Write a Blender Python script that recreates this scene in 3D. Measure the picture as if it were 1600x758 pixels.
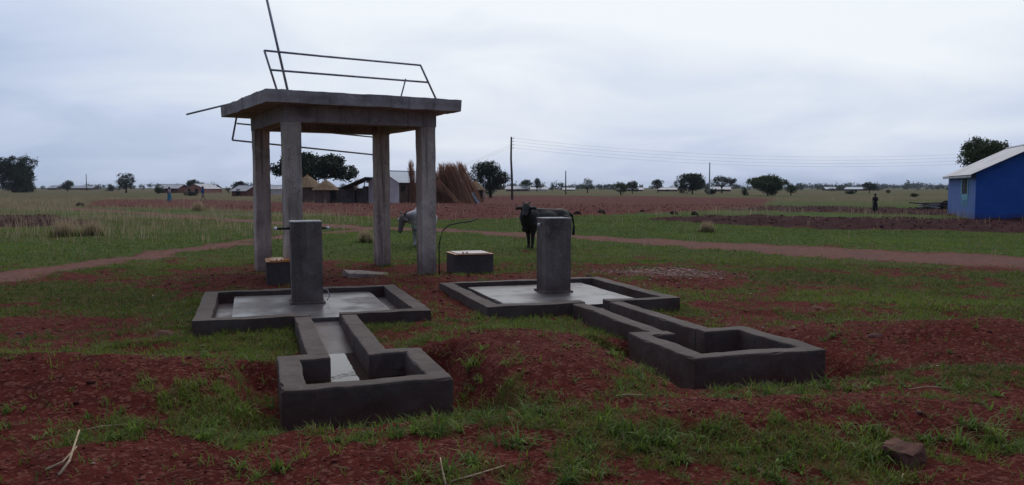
import bpy, bmesh, math, random
import numpy as np
from mathutils import Vector, Matrix, noise as mnoise

# ------------------------------------------------------------------ scene, camera, sky, sun
for o in list(bpy.data.objects):
    bpy.data.objects.remove(o)
sc = bpy.context.scene
col = sc.collection
rad = math.radians

FPX, CAMH = 1256.0, 1.6                     # focal length in photo pixels (1600 wide), eye height
PITCH = math.atan(86 / FPX)
cam_d = bpy.data.cameras.new('camera')
cam_d.sensor_width = 36.0
cam_d.lens = 36.0 * FPX / 1600.0
cam_d.clip_start = 0.05
cam_d.clip_end = 20000
cam = bpy.data.objects.new('camera', cam_d)
col.objects.link(cam)
cam.location = (0, 0, CAMH)
cam.rotation_euler = (math.pi / 2 - PITCH, 0, 0)
sc.camera = cam

SUN_EL, SUN_AZ = rad(42), rad(6)           # azimuth from +Y towards +X: behind the cloud, ahead of the camera
sdir = Vector((math.sin(SUN_AZ) * math.cos(SUN_EL), math.cos(SUN_AZ) * math.cos(SUN_EL), math.sin(SUN_EL)))
world = bpy.data.worlds.new('World')
sc.world = world
world.use_nodes = True
wt = world.node_tree
wt.nodes.clear()
WN, WL = wt.nodes.new, wt.links.new
def wmath(op, a, b=None, c=None):
    n = WN('ShaderNodeMath'); n.operation = op
    for i, v in enumerate((a, b, c)):
        if v is None: continue
        if isinstance(v, (int, float)): n.inputs[i].default_value = v
        else: WL(v, n.inputs[i])
    return n.outputs[0]
out = WN('ShaderNodeOutputWorld')
sky = WN('ShaderNodeTexSky'); sky.sky_type = 'NISHITA'; sky.sun_disc = False
sky.sun_elevation = SUN_EL; sky.sun_rotation = SUN_AZ; sky.air_density = 1.2; sky.dust_density = 2.0
bg_sky = WN('ShaderNodeBackground'); bg_sky.inputs[1].default_value = 0.06
WL(sky.outputs[0], bg_sky.inputs[0])
tc = WN('ShaderNodeTexCoord')
sep = WN('ShaderNodeSeparateXYZ'); WL(tc.outputs['Generated'], sep.inputs[0])
zz = wmath('ADD', wmath('MAXIMUM', sep.outputs[2], 0.0), 0.22)
cx_, cy_ = wmath('DIVIDE', sep.outputs[0], zz), wmath('DIVIDE', sep.outputs[1], zz)
cmb = WN('ShaderNodeCombineXYZ'); WL(cx_, cmb.inputs[0]); WL(cy_, cmb.inputs[1]); cmb.inputs[2].default_value = 3.7
def wnoise(scale, detail, rough, dist, off):
    mp = WN('ShaderNodeMapping'); mp.inputs[1].default_value = off
    WL(cmb.outputs[0], mp.inputs[0])
    n = WN('ShaderNodeTexNoise'); n.inputs['Scale'].default_value = scale
    n.inputs['Detail'].default_value = detail; n.inputs['Roughness'].default_value = rough
    n.inputs['Distortion'].default_value = dist
    WL(mp.outputs[0], n.inputs['Vector'])
    return n.outputs['Fac']
n1 = wnoise(1.25, 7, 0.50, 0.5, (5.1, 8.9, 0))
n2 = wnoise(0.33, 3, 0.5, 0.2, (10.1, 11.1, 0))
nrm = WN('ShaderNodeVectorMath'); nrm.operation = 'DOT_PRODUCT'
WL(tc.outputs['Generated'], nrm.inputs[0]); nrm.inputs[1].default_value = sdir
glow = wmath('MULTIPLY_ADD', nrm.outputs['Value'], 0.5, 0.5)         # 0 away from the hidden sun .. 1 towards it
glow = wmath('POWER', wmath('MAXIMUM', glow, 0.0), 4.5)
fac = wmath('ADD', wmath('MULTIPLY', wmath('SUBTRACT', n1, 0.5), 0.72),
            wmath('ADD', wmath('MULTIPLY', wmath('SUBTRACT', n2, 0.5), 0.75), wmath('SUBTRACT', wmath('MULTIPLY_ADD', glow, 1.66, -0.08), wmath('MULTIPLY', wmath('MAXIMUM', wmath('SUBTRACT', 0.22, sep.outputs[2]), 0.0), 0.95))))
ramp = WN('ShaderNodeValToRGB'); WL(fac, ramp.inputs[0])
cr = ramp.color_ramp
cr.elements[0].position = 0.0; cr.elements[0].color = (0.14, 0.18, 0.29, 1)
cr.elements[1].position = 1.0; cr.elements[1].color = (0.90, 0.95, 1.0, 1)
e = cr.elements.new(0.30); e.color = (0.31, 0.42, 0.63, 1)
e = cr.elements.new(0.62); e.color = (0.58, 0.67, 0.86, 1)
bg_cl = WN('ShaderNodeBackground'); WL(ramp.outputs[0], bg_cl.inputs[0]); bg_cl.inputs[1].default_value = 1.0
mixw = WN('ShaderNodeMixShader'); mixw.inputs[0].default_value = 0.93
WL(bg_sky.outputs[0], mixw.inputs[1]); WL(bg_cl.outputs[0], mixw.inputs[2])
WL(mixw.outputs[0], out.inputs[0])

sun_d = bpy.data.lights.new('sun', 'SUN')
sun_d.energy = 0.6; sun_d.angle = rad(30); sun_d.color = (1.0, 0.96, 0.92)
sun = bpy.data.objects.new('sun', sun_d); col.objects.link(sun)
sun.rotation_euler = (-sdir).to_track_quat('-Z', 'Y').to_euler()

sc.view_settings.view_transform = 'Standard'
sc.view_settings.look = 'None'
sc.view_settings.gamma = 1.0
sc.view_settings.use_curve_mapping = False
sc.view_settings.exposure = 0.0
sc.render.engine = 'CYCLES'
sc.cycles.use_denoising = True
sc.cycles.max_bounces = 5
sc.cycles.diffuse_bounces = 3
sc.cycles.transparent_max_bounces = 8
sc.cycles.volume_bounces = 0

# ------------------------------------------------------------------ layout helpers
_fw = np.array([0, math.cos(PITCH), -math.sin(PITCH)]); _up = np.array([0, math.sin(PITCH), math.cos(PITCH)])
def on_plane(u, v, z=0.0):
    """ground position of a point measured in the photograph"""
    d = _fw + np.array([1., 0, 0]) * (u - 800) / FPX - _up * (v - 379) / FPX
    t = (z - CAMH) / d[2]
    return float(d[0] * t), float(d[1] * t)
def at(u, v, Y):
    """x and z of a measured point that stands Y metres ahead"""
    d = _fw + np.array([1., 0, 0]) * (u - 800) / FPX - _up * (v - 379) / FPX
    t = Y / d[1]
    return float(d[0] * t), float(CAMH + d[2] * t)

# ------------------------------------------------------------------ numpy noise
def _hash(ix, iy, s):
    h = (ix.astype(np.int64) * 374761393 + iy.astype(np.int64) * 668265263 + s * 982451653) & 0x7fffffff
    h = ((h ^ (h >> 13)) * 1274126177) & 0x7fffffff
    return ((h ^ (h >> 16)) & 0xffffff) / float(0xffffff)
def vnoise(x, y, s=0):
    ix, iy = np.floor(x), np.floor(y); fx, fy = x - ix, y - iy
    fx = fx * fx * (3 - 2 * fx); fy = fy * fy * (3 - 2 * fy)
    a, b = _hash(ix, iy, s), _hash(ix + 1, iy, s); c, d = _hash(ix, iy + 1, s), _hash(ix + 1, iy + 1, s)
    return (a + (b - a) * fx) * (1 - fy) + (c + (d - c) * fx) * fy
def fbm(x, y, s=0, o=4, g=0.5):
    r = 0; a = 1; t = 0
    for k in range(o):
        r = r + a * vnoise(x * 2 ** k + 17.3 * k, y * 2 ** k - 9.1 * k, s + k); t += a; a *= g
    return r / t
def sstep(a, b, x):
    t = np.clip((x - a) / (b - a), 0, 1); return t * t * (3 - 2 * t)

# ------------------------------------------------------------------ the lie of the land
ROT = rad(18.0)                                       # the two water points share this heading
PADS = [(-2.53, 9.95), (0.53, 10.97)]                 # centres of the two aprons
TR = [(-1.19, 6.22), (1.885, 7.30)]                   # centres of the two troughs
TOWER, TROT, TSX, TSY = (-3.159, 14.93), 0.509, 2.395, 2.32
MOUNDS = [  # x, y, sx, sy, rotation, height
    (-2.95, 6.05, 1.1, 0.58, 0.10, 0.28), (-4.6, 6.0, 0.9, 0.6, -0.2, 0.16),
    (0.15, 7.35, 0.68, 1.05, 0.35, 0.24), (0.55, 6.2, 0.5, 0.45, 0.0, 0.12),
    (3.95, 8.0, 1.05, 0.66, -0.1, 0.21), (5.4, 7.7, 1.0, 0.6, -0.2, 0.17), (4.0, 6.4, 0.8, 0.4, 0.0, 0.10),
    (-0.75, 4.45, 1.3, 0.34, 0.08, 0.06), (2.0, 5.35, 1.2, 0.33, 0.10, 0.14), (-3.2, 4.5, 0.9, 0.4, -0.2, 0.07),
    (-1.9, 12.9, 1.6, 0.9, 0.3, 0.10), (-4.7, 13.4, 0.9, 0.7, 0.3, 0.12), (-0.3, 13.0, 0.9, 0.6, 0.2, 0.06),
    (2.2, 14.2, 1.6, 1.1, 0, 0.08), (5.3, 10.4, 1.2, 0.5, 0, 0.07),
]
def ground_z(x, y):
    x = np.asarray(x, float); y = np.asarray(y, float)
    r = np.hypot(x, y)
    z = np.zeros_like(r)
    for mx, my, sx, sy, a, h in MOUNDS:
        dx, dy = x - mx, y - my
        p = dx * math.cos(a) + dy * math.sin(a); q = -dx * math.sin(a) + dy * math.cos(a)
        z = z + h * np.exp(-0.5 * ((p / sx) ** 2 + (q / sy) ** 2))
    for mx, my in PADS:                                # ground laid up against the aprons
        z = z + 0.075 * np.exp(-(((x - mx) / 2.0) ** 2 + ((y - my) / 1.9) ** 2) ** 2)
    for mx, my in TR:                                  # trench round each trough
        dx, dy = x - mx, y - my
        p = dx * math.cos(ROT) + dy * math.sin(ROT); q = -dx * math.sin(ROT) + dy * math.cos(ROT)
        d = np.maximum(np.abs(p - .03) * .96, np.abs(q) * 0.95)
        z = z - 0.15 * (1 - sstep(0.66, 1.05, d)); e_ = 1 - sstep(0.68, 1.0, d); z = z * (1 - e_ * .9) + (-0.21) * e_ * .9
        z = np.where(d < 0.62, np.minimum(z, -0.06), z)
    near = np.exp(-(r / 40.0) ** 2)
    z = z + near * (0.055 * (fbm(x * 0.8, y * 0.8, 3, 3) - 0.5) + 0.075 * (fbm(x * 3.1, y * 3.1, 8, 3) - 0.5))
    z = z + np.exp(-(r / 14.0) ** 2) * 0.040 * (fbm(x * 11, y * 11, 21, 3) - 0.5)
    z = z + sstep(30, 90, r) * (1 - sstep(900, 1600, r)) * 0.25 * (fbm(x * 0.05, y * 0.05, 31, 3) - 0.5)
    for mx, my in PADS:                                # nothing pokes up through the aprons
        dx, dy = x - mx, y - my
        p = dx * math.cos(ROT) + dy * math.sin(ROT); q = -dx * math.sin(ROT) + dy * math.cos(ROT)
        z = np.where((np.abs(p) < 1.24) & (np.abs(q) < 1.24), np.minimum(z, 0.02), z)
    for (mx, my), (tx, ty) in zip(PADS, TR):           # nor into the channels
        L = math.hypot(tx - mx, ty - my); ux, uy = (tx - mx) / L, (ty - my) / L
        s = (x - mx) * ux + (y - my) * uy; w = np.abs((x - mx) * -uy + (y - my) * ux)
        z = np.where((s > 0) & (s < L) & (w < 0.30), np.minimum(z, -0.06), z)
    pl = plough_mask(x, y)
    furrow = np.sin((y * 0.97 + x * 0.24) * 2 * math.pi / 0.9 + 2 * fbm(x * .3, y * .3, 5, 2))
    z = z + pl * (0.07 * furrow + 0.16 * (fbm(x * 1.4, y * 1.4, 41, 3) - 0.45)) * (1 - sstep(60, 160, r))
    return z
def gz(x, y):
    return float(ground_z(np.array([x]), np.array([y]))[0])

def seg_dist(x, y, pts):
    d = np.full(np.shape(x), 1e9)
    for (ax, ay), (bx_, by_) in zip(pts[:-1], pts[1:]):
        vx, vy = bx_ - ax, by_ - ay; L2 = vx * vx + vy * vy
        t = np.clip(((x - ax) * vx + (y - ay) * vy) / L2, 0, 1)
        d = np.minimum(d, np.hypot(x - ax - t * vx, y - ay - t * vy))
    return d
def in_poly(x, y, pts):
    c = np.zeros(np.shape(x), bool); n = len(pts)
    for i in range(n):
        (x0, y0), (x1, y1) = pts[i], pts[(i + 1) % n]
        if y0 == y1: continue
        k = ((y0 > y) != (y1 > y)) & (x < (x1 - x0) * (y - y0) / (y1 - y0) + x0); c ^= k
    return c
G = lambda L: [on_plane(u, v) for u, v in L]
TRACK = G([(-900, 308), (-300, 315), (80, 325), (250, 335), (400, 346), (560, 355), (700, 361), (850, 368), (1000, 376), (1150, 386), (1300, 396), (1600, 409), (1900, 424)])
BRANCH = G([(600, 357), (470, 366), (390, 377), (200, 404), (0, 437), (-250, 500)])
PLOUGH = [G([(480, 334), (640, 343), (800, 341), (1000, 333), (1180, 327), (1200, 309), (900, 306), (760, 306), (660, 316), (470, 316), (300, 313), (150, 313), (150, 324), (330, 327)]),
          G([(1010, 343), (1130, 352), (1300, 358), (1800, 368), (1800, 345), (1500, 343), (1300, 340), (1100, 337)]),
          G([(1130, 329), (1300, 333), (1480, 337), (1500, 326), (1300, 324), (1200, 322)]),
          G([(-300, 352), (-40, 357), (130, 353), (150, 345), (60, 337), (-300, 334)])]
def wob(x, y, s, k=0.25, a=1.0):
    return a * (fbm(x * k, y * k, s, 3) - 0.5), a * (fbm(x * k + 40, y * k - 7, s + 9, 3) - 0.5)
def moist_mask(x, y):
    r = np.hypot(x, y)
    wx, wy = wob(x, y, 61, 0.35, 1.0)
    m = np.zeros(np.shape(x), bool)
    for P in PLOUGH[1:]: m |= in_poly(x + wx * r * 0.05, y + wy * r * 0.05, P)
    return m.astype(float)
def plough_mask(x, y):
    r = np.hypot(x, y)
    wx, wy = wob(x, y, 61, 0.35, 1.0)
    m = np.zeros(np.shape(x), bool)
    for P in PLOUGH: m |= in_poly(x + wx * r * 0.05, y + wy * r * 0.05, P)
    return m.astype(float)
def track_mask(x, y):
    wx, wy = wob(x, y, 71, 0.5, 1.5)
    a = seg_dist(x + wx, y + wy, TRACK); b = seg_dist(x + wx * .6, y + wy * .6, BRANCH)
    wid = 1.0 + 1.0 * np.exp(-((x - 9.5) / 3.5) ** 2)
    ed = 0.95 * (fbm(x * 1.5, y * 1.5, 77, 3) - 0.5)
    return np.maximum(1 - sstep(wid * .6, wid * 1.2, a + ed), 1 - sstep(0.30, 0.72, b + ed))
BARE = [  # bare red earth: x, y, sx, sy, strength
    (-2.95, 6.0, 1.35, 0.75, 1.0), (-4.9, 5.9, 1.0, 0.5, .8), (0.15, 7.2, 0.75, 1.15, 1.1), (0.7, 5.9, .7, .5, .7), (4.1, 7.9, 1.5, 0.75, 1.0), (5.9, 7.5, 1.2, .6, .7),
    (-0.9, 4.5, 1.6, 0.5, .9), (2.0, 5.4, 1.5, 0.45, 1.0), (-3.3, 4.4, 1.2, 0.6, .7), (2.6, 4.2, 1.0, 0.5, .6), (0.0, 4.1, 3.2, 0.5, .7), (0.9, 5.2, .9, .5, .55), (0.8, 4.2, .7, .4, .6), (4.6, 5.3, .9, .4, .4),
    (-2.0, 13.0, 2.2, 1.0, .95), (-4.6, 13.6, 1.4, 1.2, .9), (-2.6, 15.4, 2.2, 1.4, .9), (0.2, 13.3, 1.2, 0.8, .9), (2.2, 14.5, 1.6, 1.0, .85), (3.3, 13.2, 1.1, .8, .9),
    (-0.6, 9.6, 0.5, 1.5, .8), (-1.1, 11.6, .6, .8, .8), (-1.2, 6.2, 1.3, 1.2, .6), (1.9, 7.2, 1.2, 1.1, .5), (-6.4, 14.0, 1.5, .5, .5), (-5.2, 9.2, .8, .4, .5), (-6.5, 7.5, 1.0, .35, .4), (3.2, 10.4, .7, .35, .5), (7.5, 11.5, 1.3, .4, .4), (9, 15.5, 2.5, .5, .5),
]
def bare_field(x, y):
    b = np.zeros(np.shape(x))
    for mx, my, sx, sy, k in BARE: b = np.maximum(b, k * np.exp(-0.5 * (((x - mx) / sx) ** 2 + ((y - my) / sy) ** 2)))
    return b
def grass_mask(x, y):
    r = np.hypot(x, y)
    b = bare_field(x, y)
    n = 0.40 * fbm(x * 0.55, y * 0.55, 81, 3) + 0.30 * fbm(x * 2.3, y * 2.3, 91, 2) + 0.30 * fbm(x * 6.5, y * 6.5, 95, 2)
    thr = 0.425 + 0.29 * b - 0.14 * sstep(15, 22, r)
    g = sstep(thr - 0.07, thr + 0.09, n)
    return g * (1 - track_mask(x, y)) * (1 - plough_mask(x, y))
PALE = on_plane(1040, 432)
def pale_mask(x, y):
    d = np.hypot((x - PALE[0]) / 1.15, (y - PALE[1]) / 0.95)
    return (1 - sstep(0.35, 1.15, d)) * sstep(.35, .6, fbm(x * 1.6, y * 1.6, 55, 3) + .1)
def dry_mask(x, y):
    r = np.hypot(x, y)
    n = fbm(x * 0.06, y * 0.12, 101, 3)
    left = sstep(-4, -14, x) * sstep(24, 34, r) * 0.6
    return np.clip(sstep(55, 130, r) * sstep(.20, .48, n) + left * sstep(.4, .6, fbm(x * .25, y * .5, 111, 3)), 0, 1) * (1 - track_mask(x, y))

# ------------------------------------------------------------------ materials
MAT = {}
class NB:
    """small node-graph helper"""
    def __init__(s, name):
        s.m = bpy.data.materials.new(name); s.m.use_nodes = True; s.t = s.m.node_tree
        s.b = s.t.nodes['Principled BSDF']; s.b.inputs['Roughness'].default_value = 0.85
        s.o = s.t.nodes['Material Output']; s.co = None; MAT[name] = s.m
    def n(s, ty): return s.t.nodes.new(ty)
    def l(s, a, b): s.t.links.new(a, b)
    def coord(s, kind='Object', scale=(1, 1, 1)):
        c = s.n('ShaderNodeTexCoord'); mp = s.n('ShaderNodeMapping'); mp.inputs[3].default_value = scale
        s.l(c.outputs[kind], mp.inputs[0]); return mp.outputs[0]
    def pos(s, scale=(1, 1, 1)):
        c = s.n('ShaderNodeNewGeometry'); mp = s.n('ShaderNodeMapping'); mp.inputs[3].default_value = scale
        s.l(c.outputs['Position'], mp.inputs[0]); return mp.outputs[0]
    def noise(s, v, sc_, d=4, r=0.55, dist=0.0):
        n = s.n('ShaderNodeTexNoise'); n.inputs['Scale'].default_value = sc_; n.inputs['Detail'].default_value = d
        n.inputs['Roughness'].default_value = r; n.inputs['Distortion'].default_value = dist
        s.l(v, n.inputs['Vector']); return n.outputs['Fac']
    def voro(s, v, sc_, outp='Distance', feat='F1'):
        n = s.n('ShaderNodeTexVoronoi'); n.inputs['Scale'].default_value = sc_; n.feature = feat
        s.l(v, n.inputs['Vector']); return n.outputs[outp]
    def wave(s, v, sc_, dist=1.0, d='X'):
        n = s.n('ShaderNodeTexWave'); n.inputs['Scale'].default_value = sc_; n.inputs['Distortion'].default_value = dist
        n.bands_direction = d; s.l(v, n.inputs['Vector']); return n.outputs['Fac']
    def ramp(s, f, stops):
        n = s.n('ShaderNodeValToRGB'); s.l(f, n.inputs[0]); e = n.color_ramp.elements
        while len(e) < len(stops): e.new(0.5)
        for k, (p, c) in zip(e, stops): k.position = p; k.color = (*c, 1) if len(c) == 3 else c
        return n.outputs[0]
    def mix(s, f, a, b, mode='MIX'):
        n = s.n('ShaderNodeMix'); n.data_type = 'RGBA'; n.blend_type = mode
        for i, v in ((0, f), (6, a), (7, b)):
            if isinstance(v, (int, float)): n.inputs[i].default_value = v
            elif isinstance(v, tuple): n.inputs[i].default_value = (*v, 1)
            else: s.l(v, n.inputs[i])
        return n.outputs[2]
    def math(s, op, a, b=None):
        n = s.n('ShaderNodeMath'); n.operation = op
        for i, v in enumerate((a, b)):
            if v is None: continue
            if isinstance(v, (int, float)): n.inputs[i].default_value = v
            else: s.l(v, n.inputs[i])
        return n.outputs[0]
    def step(s, f, a, b):
        n = s.n('ShaderNodeMapRange'); n.interpolation_type = 'SMOOTHSTEP'; s.l(f, n.inputs[0])
        n.inputs[1].default_value = a; n.inputs[2].default_value = b; return n.outputs[0]
    def attr(s, name):
        n = s.n('ShaderNodeAttribute'); n.attribute_name = name; return n.outputs['Fac']
    def attrc(s, name):
        n = s.n('ShaderNodeAttribute'); n.attribute_name = name; return n.outputs['Color']
    def color(s, c):
        if isinstance(c, tuple): s.b.inputs['Base Color'].default_value = (*c, 1)
        else: s.l(c, s.b.inputs['Base Color'])
        return s
    def rough(s, r):
        if isinstance(r, (int, float)): s.b.inputs['Roughness'].default_value = r
        else: s.l(r, s.b.inputs['Roughness'])
        return s
    def spec(s, v): s.b.inputs['Specular IOR Level'].default_value = v; return s
    def bump(s, h, dist, strength=1.0):
        n = s.n('ShaderNodeBump'); n.inputs['Distance'].default_value = dist; n.inputs['Strength'].default_value = strength
        s.l(h, n.inputs['Height'])
        prev = s.b.inputs['Normal'].links
        if prev: s.l(prev[0].from_socket, n.inputs['Normal'])
        s.l(n.outputs[0], s.b.inputs['Normal']); return s

def ground_mat():
    m = NB('ground')
    p = m.pos()
    big = m.noise(p, 0.9, 5, 0.6); mid = m.noise(p, 7, 5, 0.65); fine = m.noise(p, 55, 4, 0.7)
    peb = m.voro(p, 42, 'Distance'); pebc = m.voro(p, 42, 'Color')
    soil = m.ramp(mid, [(0.2, (0.033, 0.0068, 0.0054)), (0.5, (0.080, 0.0135, 0.0100)), (0.8, (0.138, 0.0280, 0.0200))])
    soil = m.mix(m.math('MULTIPLY', m.step(fine, .35, .75), .5), soil, (0.155, 0.039, 0.028))
    sepc = m.n('ShaderNodeSeparateColor'); m.l(pebc, sepc.inputs[0])
    soil = m.mix(m.math('MULTIPLY', m.step(sepc.outputs[0], .72, .9), .55), soil, (0.21, 0.085, 0.062))
    soil = m.mix(m.math('MULTIPLY', m.step(big, .5, .75), .35), soil, (0.050, 0.012, 0.009))
    path = m.ramp(mid, [(0.25, (0.120, 0.050, 0.038)), (0.7, (0.240, 0.118, 0.090))])
    path = m.mix(m.math('MULTIPLY', m.step(big, .45, .65), .6), path, (0.140, 0.082, 0.068))
    plough = m.ramp(m.noise(p, 2.2, 6, .7), [(0.3, (0.070, 0.0220, 0.0180)), (0.55, (0.135, 0.045, 0.036)), (0.8, (0.190, 0.078, 0.060))])
    pale = m.ramp(m.noise(p, 18, 4, .7), [(0.3, (0.11, 0.042, 0.034)), (0.6, (0.24, 0.125, 0.098)), (0.8, (0.36, 0.23, 0.19))])
    gr = m.ramp(m.math('ADD', m.math('MULTIPLY', m.noise(p, 1.7, 6, .65), .55), m.math('MULTIPLY', m.noise(p, .16, 3, .6), .45)), [(0.25, (0.030, 0.046, 0.011)), (0.5, (0.062, 0.094, 0.018)), (0.8, (0.120, 0.145, 0.038))])
    dry = m.ramp(m.noise(p, .9, 6, .7), [(0.3, (0.075, 0.065, 0.030)), (0.6, (0.150, 0.115, 0.062)), (0.85, (0.23, 0.165, 0.10))])
    c = m.mix(m.attr('pale'), soil, pale)
    c = m.mix(m.attr('track'), c, path)
    plough = m.mix(m.attr('moist'), plough, m.ramp(m.noise(p, 2.2, 6, .7), [(0.3, (0.026, 0.0105, 0.0115)), (0.55, (0.060, 0.023, 0.023)), (0.8, (0.098, 0.043, 0.040))]))
    c = m.mix(m.attr('plough'), c, plough)
    gfac = m.step(m.math('ADD', m.attr('grass'), m.math('MULTIPLY', m.math('SUBTRACT', m.noise(p, 14, 5, .7), .5), .9)), .35, .75)
    g2 = m.mix(m.attr('dry'), gr, dry)
    c = m.mix(m.math('MULTIPLY', gfac, m.attr('cover')), c, g2)
    m.color(c).rough(0.95).spec(0.05)
    h = m.math('ADD', m.math('MULTIPLY', peb, -.7), fine)
    m.bump(h, 0.012, 0.8)
    m.bump(mid, 0.05, 0.5)
ground_mat()

def concrete(name, lo, hi, stain=(0.05, 0.045, 0.045), rough=0.8, boards=None, streak=0.0, bumpd=0.004, wet=0.0, splash=.55, pits=.22, top=(0.16, -0.10), patchy=.55):
    m = NB(name)
    p = m.pos()
    a = m.noise(p, 2.6, 6, .6, .3); b = m.noise(p, 24, 5, .65); f = m.noise(p, 140, 3, .6)
    c = m.ramp(a, [(0.28, lo), (0.72, hi)])
    c = m.mix(m.math('MULTIPLY', m.step(b, .5, .78), .45), c, stain)
    c = m.mix(m.math('MULTIPLY', f, .35), c, (0.5, 0.48, 0.5), 'SOFT_LIGHT')
    if streak:
        s_ = m.noise(m.pos((9, 9, 0.5)), 1.0, 4, .6)
        c = m.mix(m.math('MULTIPLY', m.step(s_, .48, .72), streak), c, stain)
        s2 = m.noise(m.pos((16, 16, 0.35)), 1.0, 3, .6)
        c = m.mix(m.math('MULTIPLY', m.step(s2, .58, .75), streak * .8), c, tuple(min(.6, v * 1.25) for v in hi))
    # broad damp and dry patches, hairline cracks
    d_ = m.noise(p, 1.1, 5, .62, .8)
    c = m.mix(m.math('MULTIPLY', m.step(d_, .52, .68), patchy), c, tuple(v * .45 for v in lo))
    c = m.mix(m.math('MULTIPLY', m.step(m.noise(p, 3.4, 5, .7, 1.2), .56, .70), patchy * .7), c, tuple(min(.7, v * 1.5) for v in hi))
    wv = m.n('ShaderNodeVectorMath'); wv.operation = 'ADD'
    nz = m.n('ShaderNodeTexNoise'); nz.inputs['Scale'].default_value = 4.0; m.l(p, nz.inputs['Vector'])
    m.l(p, wv.inputs[0]); sc3 = m.n('ShaderNodeVectorMath'); sc3.operation = 'SCALE'; sc3.inputs['Scale'].default_value = .35; m.l(nz.outputs['Color'], sc3.inputs[0]); m.l(sc3.outputs[0], wv.inputs[1])
    ck = m.voro(wv.outputs[0], 1.15, 'Distance', 'DISTANCE_TO_EDGE')
    inv_ = m.n('ShaderNodeMapRange'); m.l(ck, inv_.inputs[0]); inv_.inputs[1].default_value = .006; inv_.inputs[2].default_value = 0.0
    c = m.mix(m.math('MULTIPLY', inv_.outputs[0], .55), c, (0.02, 0.016, 0.015))
    pit = m.voro(m.pos(), 19)
    c = m.mix(m.math('MULTIPLY', m.step(m.math('SUBTRACT', m.math('MULTIPLY', m.noise(p, 5, 2), pits), pit), 0.0, .03), .7), c, (0.02, 0.018, 0.018))
    # red earth splashed on the lowest part
    zs = m.n('ShaderNodeSeparateXYZ'); m.l(p, zs.inputs[0])
    low = m.math('ADD', zs.outputs[2], m.math('MULTIPLY', m.math('SUBTRACT', a, .5), .5))
    mr = m.n('ShaderNodeMapRange'); m.l(low, mr.inputs[0]); mr.inputs[1].default_value = top[0]; mr.inputs[2].default_value = top[1]
    c = m.mix(m.math('MULTIPLY', m.math('MINIMUM', mr.outputs[0], 1.0), splash), c, (0.10, 0.036, 0.028))
    m.color(c)
    if wet: m.rough(m.math('ADD', m.math('MULTIPLY', m.step(m.noise(p, 1.6, 4, .6), .4, .65), rough - wet), wet)).spec(.5)
    else: m.rough(rough).spec(.3)
    h = m.math('ADD', m.math('MULTIPLY', b, 1.0), m.math('MULTIPLY', f, .3))
    m.bump(h, bumpd, .8)
    if boards:
        bd = m.wave(m.pos(), boards, 0.6, 'Z'); m.bump(bd, 0.006, .5)
    return m
concrete('concrete_trough', (0.064, 0.043, 0.034), (0.128, 0.092, 0.076), stain=(.035, .028, .026), splash=.8, bumpd=.006)
concrete('concrete_apron', (0.088, 0.073, 0.070), (0.165, 0.143, 0.140), stain=(0.055, .043, .042), rough=.6, wet=.28, bumpd=.002)
concrete('concrete_pillar', (0.125, 0.096, 0.080), (0.235, 0.190, 0.165), stain=(.055, .042, .038), streak=.45, rough=.9, pits=.34, top=(.45, .05), splash=.45, bumpd=.007)
concrete('concrete_column', (0.43, 0.345, 0.275), (0.66, 0.535, 0.440), stain=(.12, .088, .078), streak=.8, rough=.9, bumpd=.009, top=(.5, 0.), splash=.6)
concrete('concrete_slab', (0.26, 0.215, 0.200), (0.46, 0.390, 0.370), stain=(.11, .088, .084), streak=.45, boards=2.2, rough=.9)
concrete('concrete_box', (0.058, 0.044, 0.040), (0.110, 0.088, 0.082), splash=.8)
concrete('render_cap', (0.33, 0.32, 0.31), (0.46, 0.45, 0.43), stain=(.2, .18, .17))

def simple(name, c, rough=.8, spec=.3, var=.25, sc_=6.0, metal=0.0, bumpd=0.0, kind='Object'):
    m = NB(name); p = m.coord(kind)
    dk = tuple(v * (1 - var) for v in c); lt = tuple(min(1, v * (1 + var)) for v in c)
    n = m.noise(p, sc_, 5, .6)
    m.color(m.ramp(n, [(0.3, dk), (0.7, lt)])).rough(rough).spec(spec)
    m.b.inputs['Metallic'].default_value = metal
    if bumpd: m.bump(m.noise(p, sc_ * 4, 4, .6), bumpd)
    return m
simple('steel_pipe', (0.30, 0.29, 0.33), .5, .5, .35, 9, .4)
simple('dark_pipe', (0.016, 0.018, 0.018), .4)
simple('white_plastic', (0.75, 0.74, 0.74), .4, .5, .06)
simple('orange_lid', (0.50, 0.17, 0.035), .4, .4, .4, 4)
simple('pale_lid', (0.50, 0.38, 0.34), .3, .5, .3, 5)
simple('cow_black', (0.020, 0.0125, 0.0115), .6, .3, .5, 7)
simple('horn', (0.05, 0.04, 0.035), .5)
simple('rubber', (0.012, 0.012, 0.012), .6)
simple('skin_dark', (0.035, 0.020, 0.014), .6)
simple('cloth_pink', (0.42, 0.30, 0.32), .9, .1, .25, 12)
simple('cloth_turquoise', (0.055, 0.20, 0.29), .9, .1, .4, 9)
simple('cloth_blue', (0.03, 0.10, 0.30), .9, .1, .4, 9)
simple('cloth_beige', (0.30, 0.25, 0.20), .9, .1, .25, 9)
simple('cloth_dark', (0.022, 0.020, 0.026), .9, .1, .4, 9)
simple('thatch_base', (0.26, 0.155, 0.075), .95, .1, .35, 5)
simple('mud_and_shaded_wall', (0.150, 0.100, 0.080), .95, .1, .3, 1.2, bumpd=.02)
simple('mud_wall_grey', (0.135, 0.112, 0.105), .95, .1, .3, 1.2, bumpd=.02)
simple('brick_wall', (0.20, 0.085, 0.070), .9, .1, .25, 2)
simple('pink_wall', (0.48, 0.22, 0.17), .9, .1, .1, 1)
simple('cream_wall', (0.80, 0.68, 0.65), .9, .1, .15, 1)
simple('tin_roof', (0.29, 0.29, 0.325), .5, .5, .28, .9, .25)
simple('blue_tin_roof', (0.24, 0.29, 0.36), .45, .5, .12, 1.5, .2)
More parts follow.
